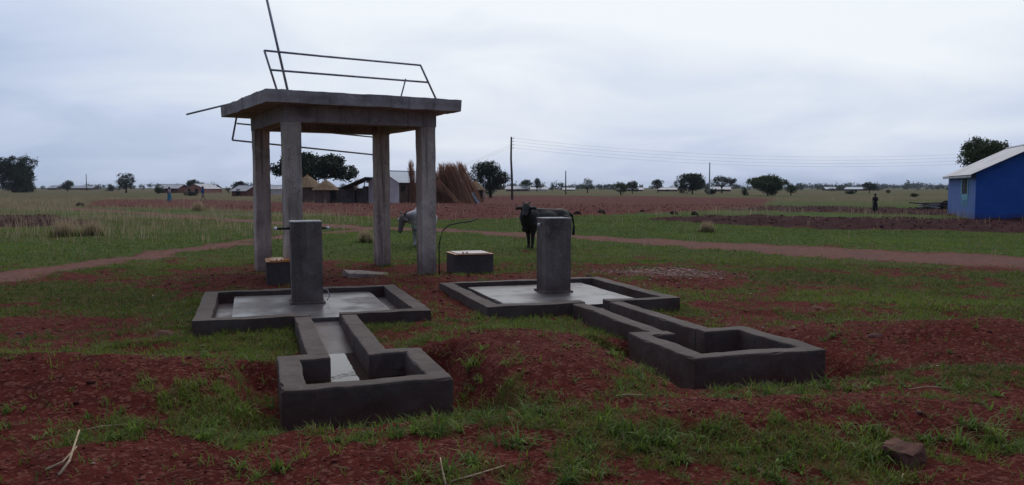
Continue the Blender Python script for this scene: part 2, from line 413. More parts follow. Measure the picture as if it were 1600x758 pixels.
simple('dark_opening', (0.02, 0.017, 0.018), .9)
simple('shade_timber', (0.05, 0.04, 0.035), .9)
simple('bark', (0.06, 0.046, 0.038), .95, .1, .35, 8, bumpd=.02)
simple('pole_wood', (0.13, 0.11, 0.105), .9, .1, .25, 4)
simple('pole_pale', (0.36, 0.35, 0.36), .9, .1, .15, 4)
simple('wire', (0.20, 0.20, 0.23), .6)
simple('blue_panel', (0.02, 0.07, 0.17), .35, .5, .2, 3)
simple('panel_frame', (0.30, 0.36, 0.42), .5)
simple('stone', (0.16, 0.076, 0.056), .95, .15, .35, 14, bumpd=.006)
simple('stone_red', (0.105, 0.047, 0.040), .95, .15, .35, 16, bumpd=.006)
simple('stone_pale', (0.42, 0.33, 0.29), .9, .2, .25, 30, bumpd=.003)
simple('straw', (0.46, 0.34, 0.22), .9, .15, .3, 30)
simple('weed_heap', (0.022, 0.017, 0.016), .95, .1, .4, 9)
simple('timber', (0.10, 0.085, 0.08), .9, .1, .3, 6)

def blue_wall(name, c0, c1, fade):
    m = NB(name); p = m.pos()
    n = m.noise(p, .9, 6, .6, .4); f = m.noise(p, 9, 4, .65)
    c = m.ramp(n, [(0.3, c0), (0.7, c1)])
    c = m.mix(m.math('MULTIPLY', m.step(f, .45, .8), fade), c, (0.16, 0.20, 0.26))
    zs = m.n('ShaderNodeSeparateXYZ'); m.l(p, zs.inputs[0])
    low = m.math('ADD', zs.outputs[2], m.math('MULTIPLY', m.math('SUBTRACT', n, .5), .6))
    mr = m.n('ShaderNodeMapRange'); m.l(low, mr.inputs[0]); mr.inputs[1].default_value = 0.4; mr.inputs[2].default_value = 0.0
    c = m.mix(m.math('MULTIPLY', mr.outputs[0], .6), c, (0.07, 0.04, 0.045))
    bl = m.wave(p, 0.75, .15, 'Z')                      # faint block courses under the paint
    m.color(c).rough(.75).spec(.3).bump(f, .006); m.bump(bl, .004, .5)
blue_wall('blue_paint', (0.014, 0.085, 0.37), (0.026, 0.125, 0.48), .20)
blue_wall('faded_blue_paint', (0.045, 0.110, 0.340), (0.075, 0.155, 0.430), .22)
simple('turquoise_paint', (0.14, 0.33, 0.42), .8, .2, .25, 5)

def coat():
    m = NB('cow_white'); p = m.coord()
    n = m.noise(p, 5.5, 4, .6, .5); f = m.noise(p, 34, 3, .6)
    c = m.ramp(n, [(0.30, (0.20, 0.17, 0.17)), (0.40, (0.55, 0.50, 0.50)), (0.7, (0.72, 0.67, 0.67))])
    sp = m.n('ShaderNodeSeparateXYZ'); m.l(p, sp.inputs[0])
    c = m.mix(m.step(sp.outputs[0], .66, .84), c, (0.15, 0.115, 0.105))   # darker head
    lowz = m.n('ShaderNodeMapRange'); m.l(sp.outputs[2], lowz.inputs[0]); lowz.inputs[1].default_value = .62; lowz.inputs[2].default_value = .45
    c = m.mix(m.math('MULTIPLY', m.math('MULTIPLY', lowz.outputs[0], m.step(f, .3, .6)), .6), c, (0.10, .075, .07))
    m.color(c).rough(.8).spec(.2)
coat()

def leafy(name, hue_lo, hue_hi, trans=.25, dead=False):
    """leaf or blade colour varies with a stored value per piece; a share of light passes through"""
    m = NB(name); a = m.attr('vary')
    c = m.ramp(a, [(0.0, hue_lo), (1.0, hue_hi)] if not dead else [(0.0, hue_lo), (0.84, hue_hi), (0.93, (0.20, 0.16, 0.07)), (1.0, (0.32, 0.24, 0.13))])
    m.color(c).rough(.6).spec(.25)
    tr = m.n('ShaderNodeBsdfTranslucent'); m.l(c, tr.inputs[0])
    ms = m.n('ShaderNodeMixShader'); ms.inputs[0].default_value = trans
    m.l(m.b.outputs[0], ms.inputs[1]); m.l(tr.outputs[0], ms.inputs[2]); m.l(ms.outputs[0], m.o.inputs[0])
leafy('leaf_dark', (0.010, 0.020, 0.010), (0.036, 0.056, 0.022), .12)
leafy('leaf_mid', (0.024, 0.040, 0.016), (0.095, 0.125, 0.050), .35)
leafy('leaf_far', (0.024, 0.034, 0.024), (0.070, 0.090, 0.055), .25)
leafy('grass_blade', (0.046, 0.076, 0.009), (0.190, 0.250, 0.034), .48, True)
leafy('broad_blade', (0.055, 0.100, 0.014), (0.200, 0.280, 0.048), .45)
leafy('dry_blade', (0.26, 0.18, 0.10), (0.62, 0.48, 0.31), .4)
leafy('stalk', (0.22, 0.092, 0.050), (0.62, 0.32, 0.185), .15)
leafy('thatch', (0.19, 0.105, 0.048), (0.36, 0.215, 0.105), .05)

def water_mat():
    m = NB('water'); p = m.pos()
    m.color((0.035, 0.016, 0.010)).rough(.03).spec(.6)
    m.b.inputs['IOR'].default_value = 1.33
    m.bump(m.noise(p, 6, 2, .5), .0015, .5)
water_mat()

# ------------------------------------------------------------------ mesh helpers
def mesh_obj(name, verts, faces, mat, parent=None, smooth=False):
    me = bpy.data.meshes.new(name); me.from_pydata([tuple(v) for v in verts], [], faces); me.update()
    return link(name, me, mat, parent, smooth)
def link(name, me, mat, parent=None, smooth=False):
    o = bpy.data.objects.new(name, me); col.objects.link(o)
    if mat and not me.materials: me.materials.append(MAT[mat])
    if smooth: me.polygons.foreach_set('use_smooth', [True] * len(me.polygons))
    if parent: o.parent = parent
    return o
def bm_obj(name, bm, mat, parent=None, smooth=False):
    bmesh.ops.recalc_face_normals(bm, faces=bm.faces)
    me = bpy.data.meshes.new(name); bm.to_mesh(me); bm.free()
    return link(name, me, mat, parent, smooth)
def np_obj(name, V, F, mat, parent=None, attrs=None, smooth=False):
    """big meshes: V (n,3), F (m,k) all faces with k corners"""
    me = bpy.data.meshes.new(name)
    n, k = F.shape
    me.vertices.add(len(V)); me.vertices.foreach_set('co', np.ascontiguousarray(V, np.float32).ravel())
    me.loops.add(n * k); me.loops.foreach_set('vertex_index', np.ascontiguousarray(F, np.int32).ravel())
    me.polygons.add(n); me.polygons.foreach_set('loop_start', np.arange(0, n * k, k, dtype=np.int32))
    me.polygons.foreach_set('loop_total', np.full(n, k, np.int32))
    if smooth: me.polygons.foreach_set('use_smooth', np.ones(n, bool))
    me.update(calc_edges=True)
    for an, av in (attrs or {}).items():
        at_ = me.attributes.new(an, 'FLOAT', 'POINT'); at_.data.foreach_set('value', np.ascontiguousarray(av, np.float32))
    me.validate()
    return link(name, me, mat, parent)
def tag(o, label=None, cat=None, group=None, kind=None):
    if label: o['label'] = label
    if cat: o['category'] = cat
    if group: o['group'] = group
    if kind: o['kind'] = kind
    return o
def thing(name, label, cat, loc=(0, 0, 0), rz=0.0, group=None):
    o = bpy.data.objects.new(name, None); col.objects.link(o); o.empty_display_size = .1
    o.location = loc; o.rotation_euler = (0, 0, rz)
    return tag(o, label, cat, group)
def box(bm, c, s, rz=0.0, rx=0.0, ry=0.0):
    M = Matrix.Translation(c) @ Matrix.Rotation(rz, 4, 'Z') @ Matrix.Rotation(ry, 4, 'Y') @ Matrix.Rotation(rx, 4, 'X') @ Matrix.Diagonal((*s, 1))
    return bmesh.ops.create_cube(bm, size=1.0, matrix=M)['verts']
def tube(bm, pts, rr, seg=8, cap=True):
    pts = [Vector(p) for p in pts]
    if isinstance(rr, (int, float)): rr = [rr] * len(pts)
    rings = []
    for i, p in enumerate(pts):
        d = (pts[min(i + 1, len(pts) - 1)] - pts[max(i - 1, 0)]).normalized()
        a = d.cross(Vector((0, 0, 1)) if abs(d.z) < .9 else Vector((1, 0, 0))).normalized(); b = d.cross(a)
        rings.append([bm.verts.new(p + (a * math.cos(t) + b * math.sin(t)) * rr[i]) for t in [2 * math.pi * k / seg for k in range(seg)]])
    for A, B in zip(rings[:-1], rings[1:]):
        for k in range(seg): bm.faces.new((A[k], A[(k + 1) % seg], B[(k + 1) % seg], B[k]))
    if cap: bm.faces.new(rings[0][::-1]); bm.faces.new(rings[-1])
def bevel(bm, w=0.01, seg=2, ang=0.5):
    es = [e for e in bm.edges if len(e.link_faces) == 2 and e.calc_face_angle(0) > ang]
    bmesh.ops.bevel(bm, geom=es, offset=w, segments=seg, affect='EDGES', profile=.6, clamp_overlap=True)
def rough_up(bm, size=0.12, amp=0.006, seed=0.0, bev=0.014):
    """cut a cast shape into short lengths and push it slightly out of true, so its edges are hand made"""
    for ax in range(3):
        vs = [v.co[ax] for v in bm.verts]; lo, hi = min(vs), max(vs)
        k = max(1, int((hi - lo) / size))
        for i in range(1, k):
            c = [0, 0, 0]; c[ax] = lo + (hi - lo) * i / k + 0.00137; nn = [0, 0, 0]; nn[ax] = 1
            bmesh.ops.bisect_plane(bm, geom=bm.verts[:] + bm.edges[:] + bm.faces[:], plane_co=c, plane_no=nn, dist=1e-5)
    if bev: bevel(bm, bev, 2, .6)
    bm.normal_update()
    for v in bm.verts:
        p = v.co * 2.4 + Vector((seed, seed * 1.7, seed * .3)); q = v.co * 9 + Vector((seed, 3, seed))
        v.co += mnoise.noise_vector(p) * amp + mnoise.noise_vector(q) * amp * .6
        if bev:
            ch = mnoise.noise(v.co * 14 + Vector((seed, 5, 1)))
            if ch > .38 and any(len(e.link_faces) == 2 and e.calc_face_angle(0) > .3 for e in v.link_edges): v.co -= v.normal * (ch - .30) * .045
def prism(bm, poly, z0, z1):
    """poly: list of 2-d points, anticlockwise"""
    b = [bm.verts.new((x, y, z0)) for x, y in poly]; t = [bm.verts.new((x, y, z1)) for x, y in poly]
    n = len(poly)
    for i in range(n): bm.faces.new((b[i], b[(i + 1) % n], t[(i + 1) % n], t[i]))
    bm.faces.new(t); bm.faces.new(b[::-1])
def copy_tree(o, parent=None):
    c = o.copy(); col.objects.link(c); c.parent = parent
    for ch in o.children: copy_tree(ch, c)
    return c

# ------------------------------------------------------------------ ground: one sheet, finest near the eye, out to the horizon
def build_ground():
    rs = [0.0, .02, .4, .8, 1.2, 1.6, 2.0]
    while rs[-1] < 60: rs.append(rs[-1] * 1.0095)
    while rs[-1] < 2600: rs.append(rs[-1] * 1.022)
    rs = np.array(rs[1:])
    th = np.concatenate([np.arange(-46, 46, 0.17), np.arange(46, 314, 2.0)])
    th = np.radians(th)
    R, T = np.meshgrid(rs, th, indexing='ij')
    X, Y = (R * np.sin(T)).ravel(), (R * np.cos(T)).ravel()
    Z = ground_z(X, Y)
    V = np.stack([X, Y, Z], 1)
    nr, nt = len(rs), len(th)
    i, j = np.meshgrid(np.arange(nr - 1), np.arange(nt), indexing='ij')
    j2 = (j + 1) % nt
    F = np.stack([i * nt + j, i * nt + j2, (i + 1) * nt + j2, (i + 1) * nt + j], -1).reshape(-1, 4)[:, ::-1]
    r = np.hypot(X, Y)
    far = sstep(150, 260, r)
    pl = plough_mask(X, Y)
    g = np.maximum(grass_mask(X, Y), far * (1 - pl))
    cover = 0.42 + 0.58 * sstep(8, 26, r)               # under the near blades the earth still shows
    at_ = dict(grass=g, plough=pl, track=track_mask(X, Y) * (1 - far), pale=pale_mask(X, Y), dry=dry_mask(X, Y), cover=cover, moist=moist_mask(X, Y))
    o = np_obj('ground', V, F, 'ground', None, at_, True)
    tag(o, kind='structure')
build_ground()

# ------------------------------------------------------------------ the two water points
RIM, SLAB, HP = 0.20, 0.145, 1.275                     # rim height, apron height, half size of the apron
def water_point(idx, label, tap):
    (px, py), (tx, ty) = PADS[idx], TR[idx]
    c, s = math.cos(ROT), math.sin(ROT)
    lx, ly = (tx - px) * c + (ty - py) * s, -(tx - px) * s + (ty - py) * c      # trough centre in local axes
    t = thing('water_point', label, 'water point', (px, py, 0), ROT, 'concrete water points with drinking troughs')
    w = 0.175; hi = HP - w
    gap = 0.16; chx = lx - 0.03                       # channel half width and its offset
    sd = 3.1 + idx * 7.7
    # rim: C-shaped kerb open where the channel leaves
    bm = bmesh.new()
    prism(bm, [(chx + gap, -HP), (HP, -HP), (HP, HP), (-HP, HP), (-HP, -HP), (chx - gap, -HP), (chx - gap, -hi), (-hi, -hi), (-hi, hi), (hi, hi), (hi, -hi), (chx + gap, -hi)], -0.15, RIM)
    rough_up(bm, .085, .009, sd, .016); bm_obj('rim', bm, 'concrete_trough', t)
    # gutter floor and the raised apron
    bm = bmesh.new(); box(bm, (0, 0, -0.02), (2 * hi + .02, 2 * hi + .02, .14)); bm_obj('gutter_floor', bm, 'concrete_apron', t)
    bm = bmesh.new(); box(bm, (0.0, -.01, SLAB / 2 + .012), (2 * hi - .40, 2 * hi - .05, SLAB - .025)); rough_up(bm, .15, .005, sd + 2, .012)
    bm_obj('apron_slab', bm, 'concrete_apron', t)
    # channel
    tl = ly + 0.60                                     # y of the trough's back face
    for sg in (-1, 1):
        bm = bmesh.new(); x0 = chx + sg * gap; x1 = chx + sg * (gap + w)
        xs = sorted((x0, x1))
        prism(bm, [(xs[0], tl), (xs[1], tl), (xs[1], -HP), (xs[0], -HP)], -0.16, RIM - .006)
        rough_up(bm, .08, .009, sd + sg, .015); bm_obj('channel_wall', bm, 'concrete_trough', t)
    bm = bmesh.new()
    y0, y1, y2 = -hi + .03, -HP - (-HP - tl) * .25, tl - 0.02
    vs = [bm.verts.new(v) for v in ((chx - gap - .02, y0, .10), (chx + gap + .02, y0, .10), (chx + gap + .02, y1, .035), (chx - gap - .02, y1, .035), (chx + gap + .02, y2, -.03), (chx - gap - .02, y2, -.03),
                                    (chx - gap - .02, y2, -.14), (chx + gap + .02, y2, -.14), (chx + gap + .02, y0, -.14), (chx - gap - .02, y0, -.14))]
    for f in ((0, 1, 2, 3), (3, 2, 4, 5), (5, 4, 7, 6), (6, 7, 8, 9), (9, 8, 1, 0), (1, 8, 7, 4, 2), (0, 3, 5, 6, 9)): bm.faces.new([vs[k] for k in f])
    bm_obj('channel_floor', bm, 'concrete_apron', t)
    # trough
    TX0, TX1, TY0, TY1 = lx - .61, lx + (.61, .69)[idx], ly - (.60, .63)[idx], ly + .60
    bm = bmesh.new()
    prism(bm, [(chx - gap, TY1), (TX0, TY1), (TX0, TY0), (TX1, TY0), (TX1, TY1), (chx + gap, TY1), (chx + gap, TY1 - w), (TX1 - w, TY1 - w), (TX1 - w, TY0 + w), (TX0 + w, TY0 + w), (TX0 + w, TY1 - w), (chx - gap, TY1 - w)], -0.30, RIM)
    rough_up(bm, .07, .011, sd + 5, .018); bm_obj('trough_wall', bm, 'concrete_trough', t)
    bm = bmesh.new(); box(bm, ((TX0 + TX1) / 2, ly + .02, -0.20), (TX1 - TX0 - 2 * w + .04, 1.2 - w + .03, .12)); bm_obj('trough_floor', bm, 'concrete_trough', t)
    # tap pillar
    bm = bmesh.new(); hs = .19; PY = .24; PX = (-.01, .13)[idx]
    box(bm, (PX, PY, (SLAB - .02 + 1.165) / 2), (2 * hs, 2 * hs, 1.165 - SLAB + .02))
    for v in bm.verts:
        if v.co.z > .6: v.co.x += .012 if idx else -.004; v.co.y += .006
    rough_up(bm, .055, .007, sd + 9, .012); pil = bm_obj('tap_pillar', bm, 'concrete_pillar', t)
    bm = bmesh.new(); box(bm, (PX + (.012 if idx else -.004), PY + .006, 1.172), (2 * hs + .006, 2 * hs + .006, .016)); rough_up(bm, .05, .004, sd + 11, .004)
    bm_obj('cap', bm, 'render_cap', pil)
    bm = bmesh.new(); box(bm, (PX, PY, SLAB + .008), (2 * hs + .05, 2 * hs + .05, .03)); rough_up(bm, .07, .006, sd + 13, .008); bm_obj('plinth', bm, 'concrete_pillar', pil)
    L, R = tap
    for sg, ln in ((-1, L), (1, R)):
        bm = bmesh.new(); tube(bm, [(PX + sg * (hs - .02), PY, 1.085), (PX + sg * (hs + ln - .02), PY, 1.085)], .016, 10)
        tp = bm_obj('tap_pipe', bm, 'dark_pipe', pil, True)
        bm = bmesh.new(); tube(bm, [(PX + sg * (hs + ln - .03), PY, 1.085), (PX + sg * (hs + ln + .0), PY, 1.085), (PX + sg * (hs + ln + .008), PY, 1.085)], [.021, .022, .014], 10)
        bm_obj('pipe_end', bm, 'white_plastic', t, True)
    bm = bmesh.new(); tube(bm, [(PX + hs - .01, .16, .32), (PX + hs + .06, .15, .30), (PX + hs + .085, .15, .22), (PX + hs + .05, .15, .165)], .008, 6)
    bm_obj('drain_hose', bm, 'pole_pale', t, True) if idx == 0 else bm.free()
    # standing water
    wz = -.045
    bm = bmesh.new()
    ys = TY1 + (-HP - TY1) * .42
    loop = [(TX0 + w - .01, TY0 + w - .01), (TX1 - w + .01, TY0 + w - .01), (TX1 - w + .01, TY1 - w + .01), (chx + gap + .01, TY1 - w + .01), (chx + gap + .01, ys), (chx - gap - .01, ys), (chx - gap - .01, TY1 - w + .01), (TX0 + w - .01, TY1 - w + .01)]
    bm.faces.new([bm.verts.new((x, y, 0)) for x, y in loop])
    o = bm_obj('water', bm, 'water'); o.location = (px, py, 0.0 + wz + (.055 if idx == 0 else -.01)); o.rotation_euler = (0, 0, ROT); tag(o, kind='structure')
    return t
water_point(0, 'concrete water point with tall grey tap pillar and trough holding bright water', (.19, .095))
water_point(1, 'concrete water point standing right of the tower, with pitted pillar and wide dark trough', (.035, .03))

# ------------------------------------------------------------------ the tower
def tower():
    t = thing('water_tower', 'grey concrete tank stand with flat roof slab on four columns', 'tower', (*TOWER, 0), TROT)
    hx, hy = TSX / 2, TSY / 2
    for k, (sx, sy) in enumerate(((-1, -1), (1, -1), (1, 1), (-1, 1))):
        bm = bmesh.new(); wd = .275
        box(bm, (sx * hx, sy * hy, 1.25), (wd, wd, 3.0))
        rough_up(bm, .09, .009, 30 + k * 3.3, .012)
        bm_obj('column', bm, 'concrete_column', t)
    # ring beam: four lengths between and over the columns
    zb0, zb1 = 2.67, 2.94
    for sy in (-1, 1):
        bm = bmesh.new(); box(bm, (0, sy * hy, (zb0 + zb1) / 2), (TSX + .30, .30, zb1 - zb0)); rough_up(bm, .3, .006, 50 + sy, .012); bm_obj('beam', bm, 'concrete_slab', t)
    for sx in (-1, 1):
        bm = bmesh.new(); box(bm, (sx * hx, 0, (zb0 + zb1) / 2 + .004), (.296, TSY - .296, zb1 - zb0 - .006)); rough_up(bm, .3, .006, 60 + sx, .012); bm_obj('beam', bm, 'concrete_slab', t)
    oh = .50
    bm = bmesh.new(); prism(bm, [(-hx - oh - .01, -hy - oh), (hx + oh - .03, -hy - oh), (hx + oh - .03, hy + oh), (-hx - oh - .12, hy + oh + .02)], zb1 - .003, 3.14)
    rough_up(bm, .11, .013, 77, .016); bm_obj('roof_slab', bm, 'concrete_slab', t)
    bm = bmesh.new(); box(bm, (-hx - oh + .28, -hy - oh + .06, 3.143), (.10, .06, .012), .3); bm_obj('mortar_spill', bm, 'render_cap', t)
    inv = Matrix.Translation((*TOWER, 0)) @ Matrix.Rotation(TROT, 4, 'Z'); inv = inv.inverted()
    e0 = hy + oh                                       # front edge of the slab is local y = -e0
    def loc(u, v, yl, xl=None):
        """point of the photograph on the local plane y = yl"""
        d = Vector(_fw + np.array([1., 0, 0]) * (u - 800) / FPX - _up * (v - 379) / FPX); o = inv @ Vector((0, 0, CAMH)); dd = inv.to_3x3() @ d
        k = (yl - o.y) / dd.y; return o + dd * k
    # front guard rail: posts lean outward from the slab edge, two long rails
    rl = thing_part = bpy.data.objects.new('guard_rail', None); col.objects.link(rl); rl.parent = t
    yf, yo = -e0 + .10, -e0 - .02
    A0, A1 = loc(433, 139, yf), loc(413, 79, yo)
    B0, B1 = loc(682, 155, yf), loc(657, 102, yo)
    M0, M1 = A0.lerp(A1, .5), B0.lerp(B1, .5)
    A0.z = B0.z = 3.12
    def bar(name, pts, r=.017, par=rl):
        bm = bmesh.new(); tube(bm, pts, r, 8); return bm_obj(name, bm, 'steel_pipe', par, True)
    bar('post', [A0, A1 + (A1 - A0) * .01]); bar('post', [B0, B1 + (B1 - B0) * .01])
    bar('rail', [A1, A1.lerp(B1, .35) + Vector((0, 0, -.004)), B1]); bar('rail', [M0, M1])
    S0, S1 = loc(626, 151, yf), loc(634, 123, (yf + yo) / 2)
    S0.z = 3.12; bar('post', [S0, S1], .013)
    P0, P1 = loc(450, 139, yf + .12), loc(414, -14, yf + .12)
    P0.z = 3.12; bar('lightning_pole', [P0, P1], .021, t)
    # bar sticking out over the left edge
    Q0 = loc(356, 172, e0 - .35); Q1 = loc(291, 179, e0 - .25); Q0.z = max(Q0.z, 3.155)
    bar('projecting_bar', [Q0 + (Q0 - Q1) * .8, Q1], .017, t)
    # rail frame hanging below the rear edge
    hr = bpy.data.objects.new('hanging_rail', None); col.objects.link(hr); hr.parent = t
    yb = hy + oh - .10
    H0, H1, H2 = loc(370, 188, yb), loc(363, 219, yb), loc(600, 243.5, yb)
    T0, T1 = loc(370, 193, yb), loc(600, 216, yb)
    H0.z = max(H0.z, 2.96)
    bar('post', [H0, H1], .018, hr); bar('rail', [H1, H2], .017, hr); bar('rail', [T0, T1], .015, hr)
    H3 = H2 + Vector((0, 0, 0)); H3.z = 2.96; bar('post', [H2, H3], .018, hr)
    return t
tower()

# ------------------------------------------------------------------ meter boxes, blocks, hose by the tower
def meter_box(x, y, z, rz, label, pale):
    t = thing('valve_box', label, 'valve box', (x, y, z), rz, 'concrete valve boxes beside the tower')
    w = .70; h = .40
    bm = bmesh.new(); box(bm, (w / 2, w / 2, h / 2 - .1), (w, w, h + .2)); rough_up(bm, .15, .006, x * 3, .012); bm_obj('body', bm, 'concrete_box', t)
    fr = bmesh.new()
    f = .055
    prism(fr, [(-.01, -.01), (w + .01, -.01), (w + .01, w + .01), (-.01, w + .01)], h + .001, h + .012)
    rough_up(fr, .2, .003, x, .003)
    fo = bm_obj('lid_frame', fr, 'orange_lid', t)
    bm = bmesh.new(); prism(bm, [(f, f), (w - f, f), (w - f, w - f), (f, w - f)], h + .012, h + .026); rough_up(bm, .2, .003, x + 1, .004)
    bm_obj('lid', bm, 'pale_lid' if pale else 'orange_lid', t)
    for k in (.16, .23):
        bm = bmesh.new(); tube(bm, [(k, .04, h + .012), (k, .04, h + .045), (k, .12, h + .045), (k, .12, h + .012)], .008, 6); bm_obj('hasp', bm, 'orange_lid', t, True)
x, y = on_plane(417, 452); meter_box(x, y, 0.02, ROT, 'concrete valve box with orange lid behind the left tap pillar', False)
x, y = on_plane(712, 434); meter_box(x, y, 0.0, ROT, 'concrete valve box with pale lid beside the tower column', True)
for (u, v, sx, sy, sz, a, lab) in ((560, 431, .46, .30, .12, .5, 'flat concrete block leaning on the red earth between tower columns'),
                                   (582, 423, .55, .22, .08, .25, 'thin concrete offcut lying behind the flat block under the tower')):
    x, y = on_plane(u, v, .1); bm = bmesh.new(); box(bm, (0, 0, sz / 2), (sx, sy, sz), 0, .12, .1); rough_up(bm, .1, .008, u, .01)
    o = bm_obj('concrete_block', bm, 'concrete_column'); o.location = (x, y, gz(x, y) - .02); o.rotation_euler = (0, 0, a); tag(o, lab, 'block')
bm = bmesh.new()
pts = [(686, 384, 13.9), (688, 372, 13.9), (692, 360, 13.95), (702, 352, 14.0), (718, 348, 14.1), (735, 346, 14.2), (748, 341, 14.3)]
P3 = [(at(u, v, Y)[0], Y, at(u, v, Y)[1]) for u, v, Y in pts]
P3 = [(P3[0][0], P3[0][1], gz(P3[0][0], P3[0][1]) - .02)] + P3
tube(bm, P3, .011, 7); tag(bm_obj('bent_pipe', bm, 'rubber', None, True), 'thin dark hose curving up from the foot of the right tower column', 'hose')

# ------------------------------------------------------------------ houses and huts
def corrugated(bm, p00, p10, p11, p01, th=.02, amp=.018, pitch=.16):
    """corrugated sheet: p00->p10 along the eave, p01 above p00"""
    p00, p10, p11, p01 = map(Vector, (p00, p10, p11, p01))
    n = max(4, int((p10 - p00).length / (pitch / 2)))
    nn = (p10 - p00).cross(p01 - p00).normalized()
    if nn.z < 0: nn = -nn
    a, b, c, d = [], [], [], []
    for i in range(n + 1):
        t = i / n; off = nn * (amp if i % 2 else 0)
        lo, hi = p00.lerp(p10, t) + off, p01.lerp(p11, t) + off
        a.append(bm.verts.new(lo)); b.append(bm.verts.new(hi)); c.append(bm.verts.new(lo - nn * th)); d.append(bm.verts.new(hi - nn * th))
    for i in range(n):
        bm.faces.new((a[i], a[i + 1], b[i + 1], b[i])); bm.faces.new((c[i + 1], c[i], d[i], d[i + 1]))
        bm.faces.new((a[i + 1], a[i], c[i], c[i + 1])); bm.faces.new((b[i], b[i + 1], d[i + 1], d[i]))
    for i in (0, n): bm.faces.new((a[i], b[i], d[i], c[i]))

def gable_house(name, label, cat, loc, rz, W, L, he, hr, wall, roof, ov=.3, side_wall=None, ridge_along='y', door=None, windows=(), group=None):
    """ridge along local y; gable walls at y = 0 and y = L; x from -W/2 to W/2"""
    t = thing(name, label, cat, loc, rz, group)
    h = W / 2; k = .18
    for y0, y1 in ((0, k), (L - k, L)):
        bm = bmesh.new()
        a = [bm.verts.new((x, y0, z)) for x, z in ((-h, -.3), (h, -.3), (h, he), (0, hr - .03), (-h, he))]
        b = [bm.verts.new((x, y1, z)) for x, z in ((-h, -.3), (h, -.3), (h, he), (0, hr - .03), (-h, he))]
        bm.faces.new(a); bm.faces.new(b[::-1])
        for i in range(5): bm.faces.new((a[i], a[(i + 1) % 5], b[(i + 1) % 5], b[i]))
        bm_obj('gable_wall', bm, wall, t)
    for sg in (-1, 1):
        bm = bmesh.new(); box(bm, (sg * (h - k / 2 - .003), L / 2, (he - .3) / 2 - .02), (k, L - 2 * k, he + .3 - .04)); bm_obj('side_wall', bm, side_wall or wall, t)
    sl = (hr - he) / h
    for sg in (-1, 1):
        bm = bmesh.new(); e = ov
        zo = he - sl * e + .04
        if sg < 0: corrugated(bm, (-h - e, L + ov, zo), (-h - e, -ov, zo), (0, -ov, hr + .04), (0, L + ov, hr + .04))
        else: corrugated(bm, (h + e, -ov, zo), (h + e, L + ov, zo), (0, L + ov, hr + .04), (0, -ov, hr + .04))
        bm_obj('roof_sheet', bm, roof, t)
    bm = bmesh.new(); tube(bm, [(0, -ov, hr + .05), (0, L + ov, hr + .05)], .07, 6); bm_obj('ridge_cap', bm, roof, t)
    for kind, side, p, z0, ww, hh in windows:
        bm = bmesh.new()
        if side == 'front': box(bm, (p, -.012, z0 + hh / 2), (ww, .06, hh))
        elif side == 'left': box(bm, (-h - .012, p, z0 + hh / 2), (.06, ww, hh))
        else: box(bm, (h + .012, p, z0 + hh / 2), (.06, ww, hh))
        fr = bm_obj(kind, bm, 'dark_opening', t)
        bm = bmesh.new(); q = .06
        for dx, dz, sx, sz in ((0, hh / 2 + q / 2, ww + 2 * q, q), (0, -hh / 2 - q / 2, ww + 2 * q, q), (-ww / 2 - q / 2, 0, q, hh), (ww / 2 + q / 2, 0, q, hh)):
            if kind == 'door' and dz < 0: continue
            if side == 'front': box(bm, (p + dx, -.03, z0 + hh / 2 + dz), (sx, .10, sz))
            else: box(bm, ((-h - .03) if side == 'left' else (h + .03), p + dx, z0 + hh / 2 + dz), (.10, sx, sz))
        bm_obj('frame', bm, 'timber', fr)
    return t

# blue house on the right
cx, cy = 23.2, 40.3
HW, HL = 6.0, 8.2
brz = math.atan2(-2.8, 7.7)
bx0 = (cx + math.cos(brz) * HW / 2, cy + math.sin(brz) * HW / 2)
bh = gable_house('blue_house', 'deep blue painted house with shiny tin roof at the right edge', 'house', (*bx0, gz(*bx0)), brz, HW, HL, 2.30, 3.78, 'blue_paint', 'tin_roof', .28, 'faded_blue_paint')
hw = HW / 2
def bw(name, c, s, mat, par):
    bm = bmesh.new(); box(bm, c, s); return bm_obj(name, bm, mat, par)
wy, wz = 2.9, 1.62                                      # window in the faded side wall
win = bw('window', (-hw - .004, wy, wz), (.03, 1.5, .80), 'dark_opening', bh)
for k in range(4): bw('louvre', (-hw - .024, wy, wz - .30 + k * .2), (.012, 1.45, .035), 'shade_timber', win)
bw('mullion', (-hw - .03, wy, wz), (.02, .06, .8), 'faded_blue_paint', win)
bm = bmesh.new()                                        # turquoise paint brushed round the window, running down below the sill
random.seed(4)
for (c, s) in (((0, .88, 0), (.05, .24, 1.06)), ((0, -.88, -.02), (.05, .24, 1.02)), ((0, 0, .48), (.044, 2.0, .15)), ((0, 0, -.48), (.044, 2.0, .15)), ((0, -.05, -.63), (.03, 1.6, .16))):
    box(bm, (-hw - .0, wy + c[1], wz + c[2]), s, 0, random.uniform(-.03, .03))
bm_obj('painted_surround', bm, 'turquoise_paint', win)
for k in range(6):
    ln = random.uniform(.25, .5); bw('paint_run', (-hw - .0, wy - .85 + k * .33 + random.uniform(-.03, .03), wz - .70 - ln / 2), (.024, random.uniform(.12, .18), ln), 'turquoise_paint', win)
for k in range(5):
    bw('paint_dab', (-hw - .0, wy + 1.25 + random.uniform(-.1, .1), wz - .5 + k * .22), (.020, .12, .14), 'turquoise_paint', win); bw('paint_dab', (-hw - .0, wy - 1.25 + random.uniform(-.1, .1), wz - .5 + k * .22), (.020, .12, .14), 'turquoise_paint', win)
bw('fascia', (0 - hw - .27, HL / 2, 2.12), (.03, HL + .5, .10), 'tin_roof', bh)

